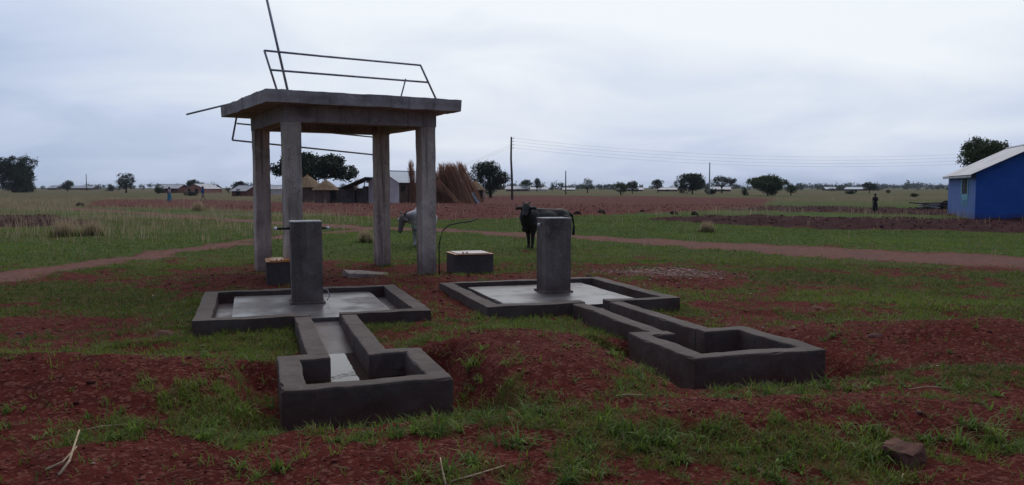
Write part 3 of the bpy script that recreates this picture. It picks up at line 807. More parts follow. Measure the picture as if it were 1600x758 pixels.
# homestead
Y0 = 84.0
hx0, _ = at(599, 317, Y0)
gable_house('cream_house', 'cream house with blue grey tin roof behind the tower', 'house', (hx0, Y0, gz(hx0, Y0)), rad(-25), 3.7, 8.0, 2.15, 3.25, 'cream_wall', 'blue_tin_roof', .25, 'mud_and_shaded_wall', windows=[('door', 'right', 2.4, -.1, .9, 1.9), ('window', 'right', .9, 1.2, .45, .5)])  # cream side walls take the dark mud colour to paint in their shade
t = thing('lean_to', 'lean-to roof on posts against the cream house, underside shade painted dark', 'lean-to', (at(556, 300, 83.5)[0], 83.5, gz(at(556, 300, 83.5)[0], 83.5)), rad(-8))
bm = bmesh.new(); corrugated(bm, (-1.6, -.9, 1.55), (-1.6, 2.2, 1.55), (1.3, 2.2, 2.75), (1.3, -.9, 2.75), .06, .02, .2); bm_obj('roof_sheet', bm, 'shade_timber', t)  # dark sheet colour stands in for the shade beneath the roof
for px_ in (-1.45, .0, 1.15):
    bm = bmesh.new(); tube(bm, [(px_, -.7, -.2), (px_ + .03, -.7, 1.55 + (px_ + 1.6) * .41)], .05, 6); bm_obj('post', bm, 'timber', t)

def hut(u, vbase, veave, vtop, wpx, Y, label, wall, seed, door_a):
    random.seed(seed); rg = np.random.default_rng(seed)
    x, _ = at(u, vbase, Y); ze = at(u, veave, Y)[1]; zt = at(u, vtop, Y)[1]; R = wpx / 2 * Y / FPX
    t = thing('round_hut', label, 'hut', (x, Y, gz(x, Y)), 0, 'thatched round huts')
    bm = bmesh.new(); r = R * .84; N = 28
    ring = [[bm.verts.new((r * (1 + .015 * math.sin(i * 2.3 + z)) * math.cos(2 * math.pi * i / N), r * (1 + .015 * math.cos(i * 1.7)) * math.sin(2 * math.pi * i / N), z)) for i in range(N)] for z in (-.2, .4, .9, 1.4, ze + .15)]
    for A, B in zip(ring[:-1], ring[1:]):
        for i in range(N): bm.faces.new((A[i], A[(i + 1) % N], B[(i + 1) % N], B[i]))
    bm_obj('wall', bm, wall, t)
    da = rad(door_a); bm = bmesh.new(); box(bm, (math.cos(da) * r, math.sin(da) * r, .62), (.10, .62, 1.45), da); bm_obj('doorway', bm, 'dark_opening', t)
    # thatch: cone of overlapping straw strips over a cone base
    bm = bmesh.new(); H = zt - ze
    prof = [(1.0, ze - .10), (.97, ze - .04), (.6, ze + .42 * H), (.3, ze + .73 * H), (.09, ze + .95 * H), (.05, zt), (.0, zt + .18)]
    N = 30; rr = []
    for q, z in prof[:-1]: rr.append([bm.verts.new((R * q * (1 + .03 * random.uniform(-1, 1)) * math.cos(2 * math.pi * i / N), R * q * math.sin(2 * math.pi * i / N), z + random.uniform(-.02, .02))) for i in range(N)])
    top = bm.verts.new((0, 0, prof[-1][1]))
    for A, B in zip(rr[:-1], rr[1:]):
        for i in range(N): bm.faces.new((A[i], A[(i + 1) % N], B[(i + 1) % N], B[i]))
    for i in range(N): bm.faces.new((rr[-1][i], rr[-1][(i + 1) % N], top))
    bm.faces.new(rr[0][::-1])
    ro = bm_obj('thatch_roof', bm, 'thatch_base', t)
    n = 900; a = rg.uniform(0, 2 * np.pi, n); s = np.sqrt(rg.uniform(.02, 1, n)); ln = rg.uniform(.2, .5, n); wd = .03
    def cone(q): return np.interp(q, [0, .09, .3, .6, 1.0], [zt, ze + .95 * H, ze + .73 * H, ze + .42 * H, ze - .04])
    q0, q1 = s * .98, np.minimum(s * .98 + ln / R, 1.07)
    def pt(q, aa, up): return np.stack([R * q * np.cos(aa), R * q * np.sin(aa), np.where(q > 1, ze - .04 - (q - 1) * 1.2, cone(q)) + up], 1)
    da_ = wd / np.maximum(R * s, .15)
    V = np.concatenate([pt(q0, a - da_, .015), pt(q0, a + da_, .015), pt(q1, a + da_ * .5, .05), pt(q1, a - da_ * .5, .05)]); I = np.arange(n)
    np_obj('straw_layer', V, np.stack([I, I + n, I + 2 * n, I + 3 * n], 1), 'thatch', ro, {'vary': np.tile(rg.uniform(0, 1, n), 4)}).__setitem__('kind', 'stuff')
    return t
hut(481, 315, 292, 274, 50, 90, 'taller thatched round hut peeking past the front tower column', 'mud_and_shaded_wall', 1, 250)
hut(510, 316, 294.5, 280, 42, 85, 'mud round hut with brown cone roof seen between tower columns', 'mud_and_shaded_wall', 2, 318)
hut(743, 315, 295, 281, 30, 86, 'small round hut with orange thatch right of the stalk stack', 'brick_wall', 3, 300)

def mud_wall_run():
    t = thing('compound_wall', 'weathered grey mud compound wall joining hut and cream house', 'wall', (at(528, 316, 85)[0], 85.2, 0))
    x0 = at(526, 316, 85)[0]; x1 = at(573, 316, 85)[0]
    for a, b, h in ((0, 1.75, 1.62), (1.95, 2.6, 1.5), (2.62, 3.25, 1.72)):
        bm = bmesh.new(); box(bm, ((a + b) / 2, 0, h / 2 - .1), (b - a, .3, h + .2)); rough_up(bm, .25, .04, a, .03); bm_obj('wall_length', bm, 'mud_wall_grey', t)
    bm = bmesh.new(); box(bm, (1.85, .08, .65), (.24, .1, 1.3)); bm_obj('doorway', bm, 'dark_opening', t)
mud_wall_run()

# stacked millet stalks leaning beside the homestead
def bundle(name, label, ub, ut, vb, vt, Y, wb, n, seed, group='millet stalk bundles stacked upright', spread=.55, nm='stalk_bundle'):
    rg = np.random.default_rng(seed)
    xb, _ = at(ub, vb, Y); xt, zt = at(ut, vt, Y); g0 = gz(xb, Y)
    base = np.stack([rg.normal(0, wb, n), rg.normal(0, wb * .8, n), np.zeros(n) - .05], 1)
    tip = np.stack([xt - xb + rg.normal(0, wb * spread, n) + base[:, 0] * .35, rg.normal(.5, .25, n), (zt - g0) * (.62 + .40 * rg.uniform(0, 1, n) ** .7)], 1)
    mid = (base + tip) / 2 + np.stack([rg.normal(0, .05, n) + (xt - xb) * -.06, rg.normal(0, .05, n), np.zeros(n)], 1)
    V = []; r0, r1 = .022, .010
    ang = [0, 2.1, 4.2]
    for P, r in ((base, r0), (mid, r0 * .8), (tip, r1)):
        for a in ang: V.append(P + np.array([math.cos(a) * r, math.sin(a) * r, 0]))
    F = []
    I = np.arange(n)
    for lv in (0, 1):
        for k in range(3):
            k2 = (k + 1) % 3
            F.append(np.stack([(lv * 3 + k) * n + I, (lv * 3 + k2) * n + I, (lv * 3 + 3 + k2) * n + I, (lv * 3 + 3 + k) * n + I], 1))
    V = np.concatenate(V); F = np.concatenate(F)
    t = thing(nm, label, 'stalk bundle', (xb, Y, g0), 0, group)
    np_obj('stalks', V, F, 'stalk', t, {'vary': np.tile(rg.uniform(0, .75, n), 9)})
    # feathery tops
    m = n * 5; idx = rg.integers(0, n, m)
    p = tip[idx] - (tip[idx] - mid[idx]) * rg.uniform(0, .35, m)[:, None]
    d = (tip[idx] - mid[idx]); d /= np.linalg.norm(d, axis=1)[:, None]; d = d + rg.normal(0, .22, (m, 3)); ln = rg.uniform(.15, .5, m)[:, None]
    sd = np.cross(d, rg.normal(0, 1, (m, 3))); sd /= np.linalg.norm(sd, axis=1)[:, None]; sd *= .014
    V = np.concatenate([p - sd, p + sd, p + d * ln]); I = np.arange(m)
    np_obj('seed_heads', V, np.stack([I, I + m, I + 2 * m], 1), 'stalk', t, {'vary': np.tile(rg.uniform(.3, 1, m), 3)})
    return t
bl = [('leftmost upright bundle of tall stalks, seen left of the front right column', 647, 641, 318, 252, 83.2, .22, 90),
      ('tall stalk bundle standing directly behind the front right tower column', 667, 662, 317, 258, 83.6, .30, 110),
      ('stalk bundle with a lone pointed tip just right of the column', 702, 689, 317, 256, 83.2, .30, 150),
      ('stalk bundle second right of the tower column in the stack', 712, 697, 317, 258, 82.8, .30, 160),
      ('middle stalk bundle with bushy tips in the leaning stack', 722, 702, 317, 256, 82.5, .30, 160),
      ('stalk bundle leaning left beneath the bushy middle tips', 731, 708, 316, 257, 82.8, .26, 150),
      ('stalk bundle before the last of the leaning stack', 739, 717, 316, 255, 83.2, .24, 150),
      ('last and longest slanting stalk bundle beside the blue panel', 747, 722, 315, 258, 83.8, .20, 120),
      ('wide stalk bundle low behind the last slanting ones', 731, 706, 317, 276, 84.4, .40, 150),
      ('wide stalk bundle half hidden by the front right column', 688, 679, 317, 268, 84.0, .42, 160),
      ('wide stalk bundle filling the back of the stack beside the column', 706, 690, 317, 274, 84.6, .42, 150),
      ('short stalk bundle slanting low across the front of the stack', 716, 686, 317, 284, 81.8, .26, 90),
      ('small tuft of stalks rising behind the compound wall', 550, 556, 305, 281, 86.4, .12, 40)]
for i, (lab, ub, ut, vb, vt, Y, wb, n) in enumerate(bl): bundle('stalk_bundle', lab, ub, ut, vb, vt, Y, wb, n, 200 + i)
# blue panel leaning on the hut
px_, _ = at(747, 314, 83.4)
t = thing('leaning_panel', 'framed dark blue panel leaning beside the small orange thatched hut', 'panel', (px_, 83.4, gz(px_, 83.4) - .02), rad(-20))
bm = bmesh.new(); box(bm, (-.22, 0, .52), (.08, .75, 1.15), 0, 0, rad(-32)); bm_obj('sheet', bm, 'blue_panel', t)
bm = bmesh.new()
M = Matrix.Translation((-.22, 0, .52)) @ Matrix.Rotation(rad(-32), 4, 'Y')
for dy, dz, sy, sz in ((.40, 0, .07, 1.27), (-.40, 0, .07, 1.27), (0, .60, .73, .07), (0, -.60, .73, .07)):
    vs = box(bm, (0, 0, 0), (.11, sy, sz)); bmesh.ops.transform(bm, matrix=M @ Matrix.Translation((0, dy, dz)), verts=vs)
bm_obj('frame', bm, 'panel_frame', t)

# far buildings
far = [  # name, label, u, base Y, W, L, eave, ridge, rotation, wall, roof, openings
    ('pink_house', 'pink gabled house with red brick wings far left', 304, 230, 6.4, 9, 1.3, 2.6, -8, 'pink_wall', 'tin_roof', [('door', 'front', .6, -.1, .8, 1.3), ('window', 'front', -1.6, .6, .7, .6)]),
    ('long_brick_building', 'long brick building with white roof left of the pink house', 287, 240, 6, 6.4, 1.4, 2.5, 80, 'brick_wall', 'tin_roof', [('window', 'left', 1.6, .6, .9, .6), ('window', 'left', 3.4, .6, .9, .6), ('door', 'left', 5, -.1, .9, 1.3)]),
    ('long_brick_building', 'brick building with grey roof right of the pink house', 339, 250, 6, 4.5, 1.3, 2.4, 82, 'brick_wall', 'blue_tin_roof', [('door', 'left', 2, -.1, .9, 1.3)]),
    ('brick_hut', 'small red brick house with slanted tin roof beside the left column', 397, 150, 4.0, 3.6, 1.05, 1.95, 62, 'brick_wall', 'tin_roof', [('door', 'left', 2, -.1, .8, 1.3)]),
    ('long_white_house', 'low whitewashed house with pale roof glimpsed between left columns', 446, 200, 4, 7, 1.3, 2.1, 85, 'cream_wall', 'tin_roof', [('door', 'left', 4, 0, .8, 1.2)]),
    ('far_white_roof', 'far low building with a long white roof under the left pole', 150, 520, 7, 15, 1.3, 2.6, 86, 'mud_and_shaded_wall', 'tin_roof', []),
    ('far_white_roof', 'far small white roof right of the big left tree', 92, 540, 6, 6, 1.3, 2.4, 86, 'mud_and_shaded_wall', 'tin_roof', []),
    ('far_house', 'far white roofed house right of the tall pole', 826, 330, 6, 9, 1.0, 2.2, 84, 'mud_and_shaded_wall', 'tin_roof', [('door', 'left', 4, -.2, 1, 1.2)]),
    ('far_house', 'far low tin roof left of the middle pole', 856, 380, 6, 9, .8, 1.7, 84, 'cream_wall', 'tin_roof', []),
    ('far_house', 'far low tin roof beneath the paired round trees', 1004, 340, 6, 11, .7, 1.6, 84, 'mud_and_shaded_wall', 'tin_roof', []),
    ('far_house', 'far grey roofed house left of the dark broad tree', 1058, 330, 6, 8, .8, 1.6, 82, 'brick_wall', 'tin_roof', [('door', 'left', 4, -.2, 1, 1)]),
    ('far_house', 'far bright roofed house right of the thin pale pole', 1140, 330, 6, 8, .9, 1.9, 82, 'brick_wall', 'tin_roof', [('door', 'left', 3, -.2, 1, 1.1)]),
    ('far_long_roof', 'long pale far roof at the foot of the distant hills', 1352, 420, 8, 21, .8, 1.8, 86, 'mud_and_shaded_wall', 'blue_tin_roof', []),
    ('far_house', 'tiny far roof between middle pole and round tree', 898, 420, 5, 6, .6, 1.5, 84, 'mud_and_shaded_wall', 'tin_roof', []),
]
for nm, lab, u, Y, W_, L_, he, hr, a, wl, rf, ops in far:
    x, _ = at(u, 300, Y); gable_house(nm, lab, 'house', (x, Y, 0), rad(a), W_, L_, he, hr, wl, rf, .35, windows=ops)

# ------------------------------------------------------------------ poles and wires
def pole(u, vt, vb, Y, r, label, mat, insul=0, lean=0.0):
    x, zt = at(u, vt, Y); g0 = gz(x, Y)
    t = thing('utility_pole', label, 'pole', (x, Y, g0), 0, 'poles across the plain')
    bm = bmesh.new(); tube(bm, [(lean * .4, 0, -.4), (lean * .3, 0, zt * .3), (-lean * .15, 0, zt * .65), (0, 0, zt - g0)], [r * 1.25, r * 1.15, r, r * .85], 8); bm_obj('shaft', bm, mat, t, True)
    for k in range(insul):
        z = zt - g0 - .2 - k * .42; bm = bmesh.new(); tube(bm, [(r * .5, 0, z), (r + .16, 0, z), (r + .2, 0, z + .12)], [.03, .03, .06], 6); bm_obj('insulator', bm, 'shade_timber', t)
    return x, zt
YP = 105.0
ax, azt = pole(799, 214, 312, YP, .13, 'tall leaning wooden power pole behind the black cow', 'pole_wood', 4, .28)
pole(884, 267, 304, 190, .13, 'short wooden pole beside the far round tree', 'pole_wood')
pole(1109, 254, 304, 175, .13, 'thin pale pole in front of the dark broad tree', 'pole_pale')
pole(134.5, 272, 292, 400, .18, 'lone thin pole far left above the shrubs', 'pole_wood')
pole(757, 274, 304, 98, .05, 'slim pale stake before the dark tree by the huts', 'pole_pale')
bx_ = at(1830, 214, YP)[0]
for k in range(4):
    z0 = azt - .15 - k * .42
    pts = [(ax + .3 + (bx_ - ax) * s, YP, z0 - 4 * 2.55 * s * (1 - s) + s * .2) for s in np.linspace(0, 1, 40)]
    bm = bmesh.new(); tube(bm, pts, .0075, 4); tag(bm_obj('power_line', bm, 'wire'), ['topmost', 'second highest', 'third highest', 'lowest'][k] + ' thin wire of the power line running right from the tall pole', 'wire', 'power line wires')
ex, ez = at(655, 282, 86)
for k in range(2):
    pts = [(ax + (ex - ax) * s, YP + (86 - YP) * s, azt - 1.0 - k * .3 + (ez + .3 - k * .15 - azt + 1.0 + k * .3) * s - 1.2 * s * (1 - s)) for s in np.linspace(0, 1, 20)]
    bm = bmesh.new(); tube(bm, pts, .009, 4); tag(bm_obj('service_wire', bm, 'wire'), ('upper' if k == 0 else 'lower') + ' of two thin wires dropping left from the tall pole', 'wire', 'service wires')

# ------------------------------------------------------------------ trees
def leaf_mesh(rg, blobs, n, size):
    """leaf-sized faces spread through a crown made of lobes: (centre, radii)"""
    vol = np.array([b[1][0] * b[1][1] * b[1][2] for b in blobs]) ** .8
    which = rg.choice(len(blobs), n, p=vol / vol.sum())
    C = np.array([b[0] for b in blobs])[which]; Rr = np.array([b[1] for b in blobs])[which]
    d = rg.normal(0, 1, (n, 3)); d /= np.linalg.norm(d, axis=1)[:, None]
    rr = rg.uniform(.30, 1.0, n) ** .45
    # clumps: pull part of the leaves towards twig ends
    P = C + d * rr[:, None] * Rr
    k = max(6, n // 45); seeds = P[rg.integers(0, n, k)]
    own = rg.integers(0, k, n); pull = rg.uniform(0, 1, n) < .6
    P = np.where(pull[:, None], seeds[own] + rg.normal(0, 1, (n, 3)) * size * 1.35, P)
    a = rg.normal(0, 1, (n, 3)); a /= np.linalg.norm(a, axis=1)[:, None]
    b = np.cross(a, rg.normal(0, 1, (n, 3))); b /= np.linalg.norm(b, axis=1)[:, None]
    s = size * rg.uniform(.5, 1.25, n)[:, None]
    V = np.concatenate([P - a * s, P + b * s * .55, P + a * s, P - b * s * .55]); I = np.arange(n)
    F = np.stack([I, I + n, I + 2 * n, I + 3 * n], 1)
    vary = np.tile(np.clip(rg.uniform(0, .55, n) + .45 * rg.uniform(0, 1, k)[own], 0, 1), 4)
    return V, F, vary
def tree(name, label, u, vt, wpx, Y, seed, n=3000, mat='leaf_dark', base=.22, style='round', group='trees scattered over the plain', cat='tree', vb=None, trunks=1):
    rg = np.random.default_rng(seed)
    x, H = at(u, vt, Y); Wd = wpx * Y / FPX; g0 = gz(x, Y); H -= g0
    t = thing(name, label, cat, (x, Y, g0), 0, group)
    blobs = []
    zc0 = H * base
    if style == 'umbrella':
        for k in range(15):
            a = rg.uniform(0, 2 * np.pi); q = math.sqrt(rg.uniform(0, 1)) * .40
            z = H * (.90 - .55 * q * q / .16 * .45 + rg.uniform(-.10, .02)); blobs.append(((Wd * q * math.cos(a) * 1.05, Wd * q * math.sin(a), z - H * .08), (Wd * rg.uniform(.13, .20), Wd * .16, H * rg.uniform(.09, .15))))
    elif style == 'bush':
        for k in range(9):
            a = rg.uniform(0, 2 * np.pi); q = rg.uniform(0, .36); blobs.append(((Wd * q * math.cos(a), Wd * q * math.sin(a), H * rg.uniform(.22, .60)), (Wd * rg.uniform(.14, .22), Wd * .18, H * rg.uniform(.22, .36))))
    else:
        ch = H - zc0
        for k in range(13):
            a = rg.uniform(0, 2 * np.pi); h_ = rg.uniform(0.08, .80); env = math.sin(math.pi * min(1, .22 + .72 * h_)) ** .7
            q = rg.uniform(.10, .36) * env; rr_ = rg.uniform(.15, .23)
            blobs.append(((Wd * q * math.cos(a), Wd * q * math.sin(a), zc0 + ch * h_), (Wd * rr_, Wd * rr_, ch * rg.uniform(.15, .22))))
        blobs.append(((0, 0, zc0 + ch * .45), (Wd * .33, Wd * .33, ch * .40))); blobs.append(((Wd * rg.uniform(-.08, .08), 0, zc0 + ch * .80), (Wd * .20, Wd * .2, ch * .18)))
    n = int(n * 2.2); size = max(H, Wd) * (.0165 if n > 5000 else .026)
    V, F, vary = leaf_mesh(rg, blobs, n, size)
    V[:, 2] = np.maximum(V[:, 2], .05)
    np_obj('crown', V, F, mat, t, {'vary': vary})
    bm = bmesh.new(); tr_ = max(.10, H * .032)
    ftop = .55 if style != 'bush' else .3
    for s_ in range(trunks):
        ox = (s_ - (trunks - 1) / 2) * .3
        tube(bm, [(ox, 0, -.3), (ox * 1.2 + tr_ * .3, 0, H * .15), (ox * 1.4, tr_ * .4, H * .35), (ox * 1.5, 0, H * ftop)], [tr_ * 1.5, tr_ * 1.1, tr_ * .8, tr_ * .4], 7)
    for b in blobs[:8]:
        c = b[0]; tube(bm, [(0, 0, H * base * .9), (c[0] * .4, c[1] * .4, H * base * .9 + (c[2] - H * base * .9) * .55), (c[0] * .9, c[1] * .9, c[2])], [tr_ * .55, tr_ * .35, tr_ * .1], 5)
    bm_obj('trunk', bm, 'bark', t)
    return t
T = tree
T('broad_tree', 'big dark round tree at the left edge', 21, 243, 84, 260, 31, 9000, 'leaf_dark', .02)
T('small_tree', 'single dark tree on the plain left of the two people', 196, 269, 38, 240, 2, 3500, 'leaf_dark', .16)
T('spreading_tree', 'huge spreading dark tree behind the huts and tower', 490, 231, 124, 112, 3, 9000, 'leaf_dark', .40, 'umbrella', trunks=2)
T('broad_tree', 'dense dark round tree between the stalk stack and tall pole', 766, 250, 68, 125, 4, 7000, 'leaf_dark', .14)
T('far_tree', 'flat topped far tree rising behind the pink house', 304, 279, 28, 300, 5, 1800, 'leaf_dark', .4, 'umbrella')
T('far_tree', 'dark far tree behind the slanted brick house', 375, 283, 26, 240, 6, 1800, 'leaf_dark', .25)
T('far_bush', 'small far bush right of the pink house', 357, 290, 12, 240, 7, 700, 'leaf_dark', .1, 'bush')
T('bush', 'round bush beside the white roofed brick building', 247, 287, 22, 210, 8, 1500, 'leaf_mid', .1, 'bush')
T('far_tree', 'leafy far tree just right of the tall pole', 822, 279, 22, 330, 9, 1600, 'leaf_mid', .25, 'umbrella')
T('far_tree', 'taller thin far tree second right of the tall pole', 839, 277, 20, 330, 10, 1500, 'leaf_far', .2)
T('round_tree', 'neat round tree right of the short wooden pole', 918, 277, 24, 240, 11, 2600, 'leaf_mid', .2)
T('round_tree', 'bright green low round tree left of the pair', 970, 284, 32, 170, 12, 2800, 'leaf_mid', .15)
T('round_tree', 'greyer tree tucked right behind the bright green one', 988, 282, 26, 210, 13, 2000, 'leaf_far', .2)
T('small_tree', 'small upright tree standing alone left of the dark broad tree', 1028, 279, 20, 240, 14, 2000, 'leaf_far', .3)
T('broad_tree', 'dark broad domed tree left of the thin pale pole', 1082, 270, 60, 190, 15, 5500, 'leaf_dark', .12)
T('spreading_tree', 'loose flat topped tree right of the thin pale pole', 1128, 271, 40, 220, 16, 2800, 'leaf_far', .3, 'umbrella')
T('bush', 'low dark bush at the foot of the thin pale pole', 1112, 292, 26, 185, 17, 1200, 'leaf_dark', .1, 'bush')
T('wide_tree', 'wide low green tree standing right of centre on the plain', 1200, 274, 76, 160, 18, 6500, 'leaf_mid', .16)
T('small_tree', 'small tree hanging on the right of the wide green tree', 1236, 287, 22, 165, 19, 1500, 'leaf_mid', .2)
T('bush', 'dark bush left of the wide green tree', 1164, 292, 18, 165, 20, 1100, 'leaf_dark', .1, 'bush')
T('round_tree', 'dark rounded tree on its own below the distant hills', 1359, 284, 32, 220, 21, 2600, 'leaf_dark', .22)
T('bush', 'low round bush left of the tree below the hills', 1330, 296, 20, 190, 22, 1300, 'leaf_dark', .05, 'bush')
T('bush', 'low dark bush right of the standing person', 1428, 301, 16, 140, 23, 1100, 'leaf_dark', .05, 'bush')
T('bush', 'tiny round bush beyond the tree below the hills', 1388, 294, 12, 220, 24, 700, 'leaf_dark', .05, 'bush')
T('broad_tree', 'grey green tree rising behind the blue house roof', 1546, 209, 112, 72, 25, 8000, 'leaf_mid', .32, 'umbrella')
T('far_tree', 'grey shrubby tree among the shrubs right of the big left tree', 105, 281, 26, 330, 26, 1400, 'leaf_far', .15)
T('bush', 'far low bush in the tree line left of the single tree', 174, 286, 24, 330, 27, 900, 'leaf_far', .05, 'bush')
T('bush', 'dark thicket patch in the field behind the two people', 298, 298, 22, 150, 28, 1300, 'leaf_dark', .05, 'bush')
T('far_tree', 'slender conifer-like far tree between pole and round tree', 863, 284, 8, 400, 29, 700, 'leaf_far', .1)

def far_wood():
    rg = np.random.default_rng(77); Vs, Fs, va = [], [], []; off = 0
    # u range, v top, distance, count
    for (u0, u1, vt0, vt1, Y0_, Y1_, cnt) in ((-300, 440, 286, 291, 500, 800, 110), (440, 780, 285, 291, 500, 700, 40), (780, 1260, 285, 291, 450, 800, 90), (1240, 2000, 285, 290, 800, 1300, 190), (1160, 1700, 289, 295, 350, 600, 60)):
        for k in range(cnt):
            u = rg.uniform(u0, u1); Y = rg.uniform(Y0_, Y1_); x, H = at(u, rg.uniform(vt0, vt1), Y); H = max(H, 1.6); Wd = H * rg.uniform(.9, 2.4)
            blobs = [((rg.uniform(-.35, .35) * Wd, rg.uniform(-.3, .3) * Wd, H * rg.uniform(.3, .7)), (Wd * .28, Wd * .28, H * .3)) for _ in range(4)]
            V, F, v = leaf_mesh(rg, blobs, 140, max(H, Wd) * .075); V[:, 2] = np.maximum(V[:, 2], 0); V += np.array([x, Y, 0]); Vs.append(V); Fs.append(F + off); va.append(v); off += len(V)
    o = np_obj('far_woodland', np.concatenate(Vs), np.concatenate(Fs), 'leaf_far', None, {'vary': np.concatenate(va)}); tag(o, 'far blue green tree line along the horizon', 'woodland', kind='stuff')
far_wood()
def hills():
    N, Mr = 200, 10; V, F = [], []
    for j in range(Mr):
        Y = 1500 + j * 110
        for i in range(N):
            x = -1500 + i * 3900 / (N - 1) * 1.0
            e = math.sin(math.pi * j / (Mr - 1)); side = float(sstep(300, 900, x)) * .9 + .1
            h = e * side * (3 + 9.5 * float(fbm(np.array([x * .004]), np.array([Y * .004]), 5, 4)[0]))
            V.append((x, Y, h - .5))
    for j in range(Mr - 1):
        for i in range(N - 1): a = j * N + i; F.append((a, a + 1, a + N + 1, a + N))
    simple('far_hill', (0.030, 0.042, 0.028), .95, .1, .5, .02)
    tag(mesh_obj('hills', V, F, 'far_hill', None, True), kind='structure')
hills()

# ------------------------------------------------------------------ animals and people
def capsule(bm, a, b, ra, rb, seg=12):
    """tapered limb with round ends"""
    a, b = Vector(a), Vector(b); d = (b - a)
    n = 3; pts, rr = [], []
    L = d.length; dn = d / L
    for k in range(n + 1): t = math.pi / 2 * (1 - k / n); pts.append(a - dn * ra * math.sin(t)); rr.append(max(ra * math.cos(t), .002))
    for k in range(n + 1): t = math.pi / 2 * k / n; pts.append(b + dn * rb * math.sin(t)); rr.append(max(rb * math.cos(t), .002))
    tube(bm, pts, rr, seg)
def ellip(bm, c, r, rz=0.0, ry=0.0):
    bmesh.ops.create_uvsphere(bm, u_segments=20, v_segments=14, radius=1, matrix=Matrix.Translation(c) @ Matrix.Rotation(rz, 4, 'Z') @ Matrix.Rotation(ry, 4, 'Y') @ Matrix.Diagonal((*r, 1)))
def fuse(name, bm, mat, parent, voxel=.022, smooth=6):
    """melt overlapping forms into one continuous surface"""
    bmesh.ops.recalc_face_normals(bm, faces=bm.faces)
    me = bpy.data.meshes.new('tmp'); bm.to_mesh(me); bm.free(); o = bpy.data.objects.new('tmp', me); col.objects.link(o)
    r = o.modifiers.new('r', 'REMESH'); r.mode = 'VOXEL'; r.voxel_size = voxel
    s = o.modifiers.new('s', 'SMOOTH'); s.factor = .5; s.iterations = smooth
    dg = bpy.context.evaluated_depsgraph_get(); ev = o.evaluated_get(dg); nm = bpy.data.meshes.new_from_object(ev)
    bpy.data.objects.remove(o); bpy.data.meshes.remove(me); nm.name = name; nm.materials.clear()
    return link(name, nm, mat, parent, True)

def cow(name, label, x, y, rz, mat, scale, poll, muzzle, horn_len, step=0.0, group=None):
    t = thing(name, label, 'cow', (x, y, gz(x, y)), rz, 'cattle grazing by the track'); t.scale = (scale,) * 3
    bm = bmesh.new()
    ellip(bm, (.42, 0, .72), (.30, .205, .29)); ellip(bm, (.02, 0, .70), (.52, .235, .27)); ellip(bm, (-.46, 0, .75), (.30, .20, .25)); ellip(bm, (.44, 0, .96), (.20, .09, .11))
    capsule(bm, (.50, 0, .55), (.62, 0, .50), .12, .08)                       # brisket
    capsule(bm, (-.62, 0, .88), (.40, 0, .93), .09, .10)                      # back line
    P, Mz = Vector(poll), Vector(muzzle)
    capsule(bm, (.55, 0, .80), P.lerp(Vector((.55, 0, .80)), .25), .20, .125)
    capsule(bm, (.60, 0, .66), P.lerp(Vector((.6, 0, .66)), .35) - Vector((0, 0, .03)), .12, .07)   # dewlap
    hd = (Mz - P).normalized()
    capsule(bm, P, P + (Mz - P) * .45, .105, .088); capsule(bm, P + (Mz - P) * .35, Mz, .085, .062); ellip(bm, Mz, (.07, .07, .055))
    sidev = hd.cross(Vector((0, 0, 1))).normalized()
    for sg in (-1, 1):
        fx = .44 + sg * step
        capsule(bm, (.44, sg * .13, .62), (.44 + sg * step * .6, sg * .125, .36), .105, .058); capsule(bm, (.44 + sg * step * .6, sg * .125, .36), (fx, sg * .12, .09), .052, .036); capsule(bm, (fx, sg * .12, .08), (fx + .03, sg * .12, .025), .042, .048)
        hx_ = -.54 - sg * step
        capsule(bm, (-.48, sg * .11, .70), (-.40, sg * .145, .50), .17, .10); capsule(bm, (-.40, sg * .145, .50), (-.62 - sg * step * .5, sg * .13, .33), .085, .05); capsule(bm, (-.62 - sg * step * .5, sg * .13, .33), (hx_ - .03, sg * .13, .09), .046, .036); capsule(bm, (hx_ - .03, sg * .13, .08), (hx_, sg * .13, .025), .04, .047)
        e0 = P + sidev * sg * .09 + hd * .05; capsule(bm, e0, e0 + sidev * sg * .13 - Vector((0, 0, .015)) - hd * .02, .035, .045); capsule(bm, e0 + sidev * sg * .12 - Vector((0, 0, .015)), e0 + sidev * sg * .20 - Vector((0, 0, .03)), .04, .012)
    capsule(bm, (-.70, 0, .90), (-.83, .03, .82), .05, .035); capsule(bm, (-.83, .03, .82), (-.88, .05, .55), .035, .026); capsule(bm, (-.88, .05, .55), (-.86, .05, .34), .03, .045)
    fuse('body', bm, mat, t, .020, 5)
    for sg in (-1, 1):
        h0 = P + sidev * sg * .06 - hd * .05 + Vector((0, 0, .05))
        bm = bmesh.new(); tube(bm, [h0, h0 + sidev * sg * horn_len * .5 + Vector((0, 0, horn_len * .2)), h0 + sidev * sg * horn_len * .8 + Vector((0, 0, horn_len * .7))], [.026, .02, .005], 8); bm_obj('horn', bm, 'horn', t, True)
        bm = bmesh.new(); ellip(bm, P + hd * .13 + sidev * sg * .083 + Vector((0, 0, .02)), (.014,) * 3); bm_obj('eye', bm, 'rubber', t, True)
    return t
brz_ = math.atan2(-.55, -.83)
cxx, cyy = at(829, 388, 21.1)[0], 21.1
fdx, fdy = .44 * math.cos(brz_), .44 * math.sin(brz_)
cow('black_cow', 'black cow with short horns standing behind the pitted tap pillar', cxx - fdx * 1.06, cyy - fdy * 1.06, brz_, 'cow_black', 1.06, (.64, .10, 1.06), (.79, .25, .85), .05, .03)
wrz = math.atan2(-.985, -.17)
wx_, wy_ = at(654, 384, 22.0)[0], 22.0
fdx, fdy = .44 * math.cos(wrz), .44 * math.sin(wrz)
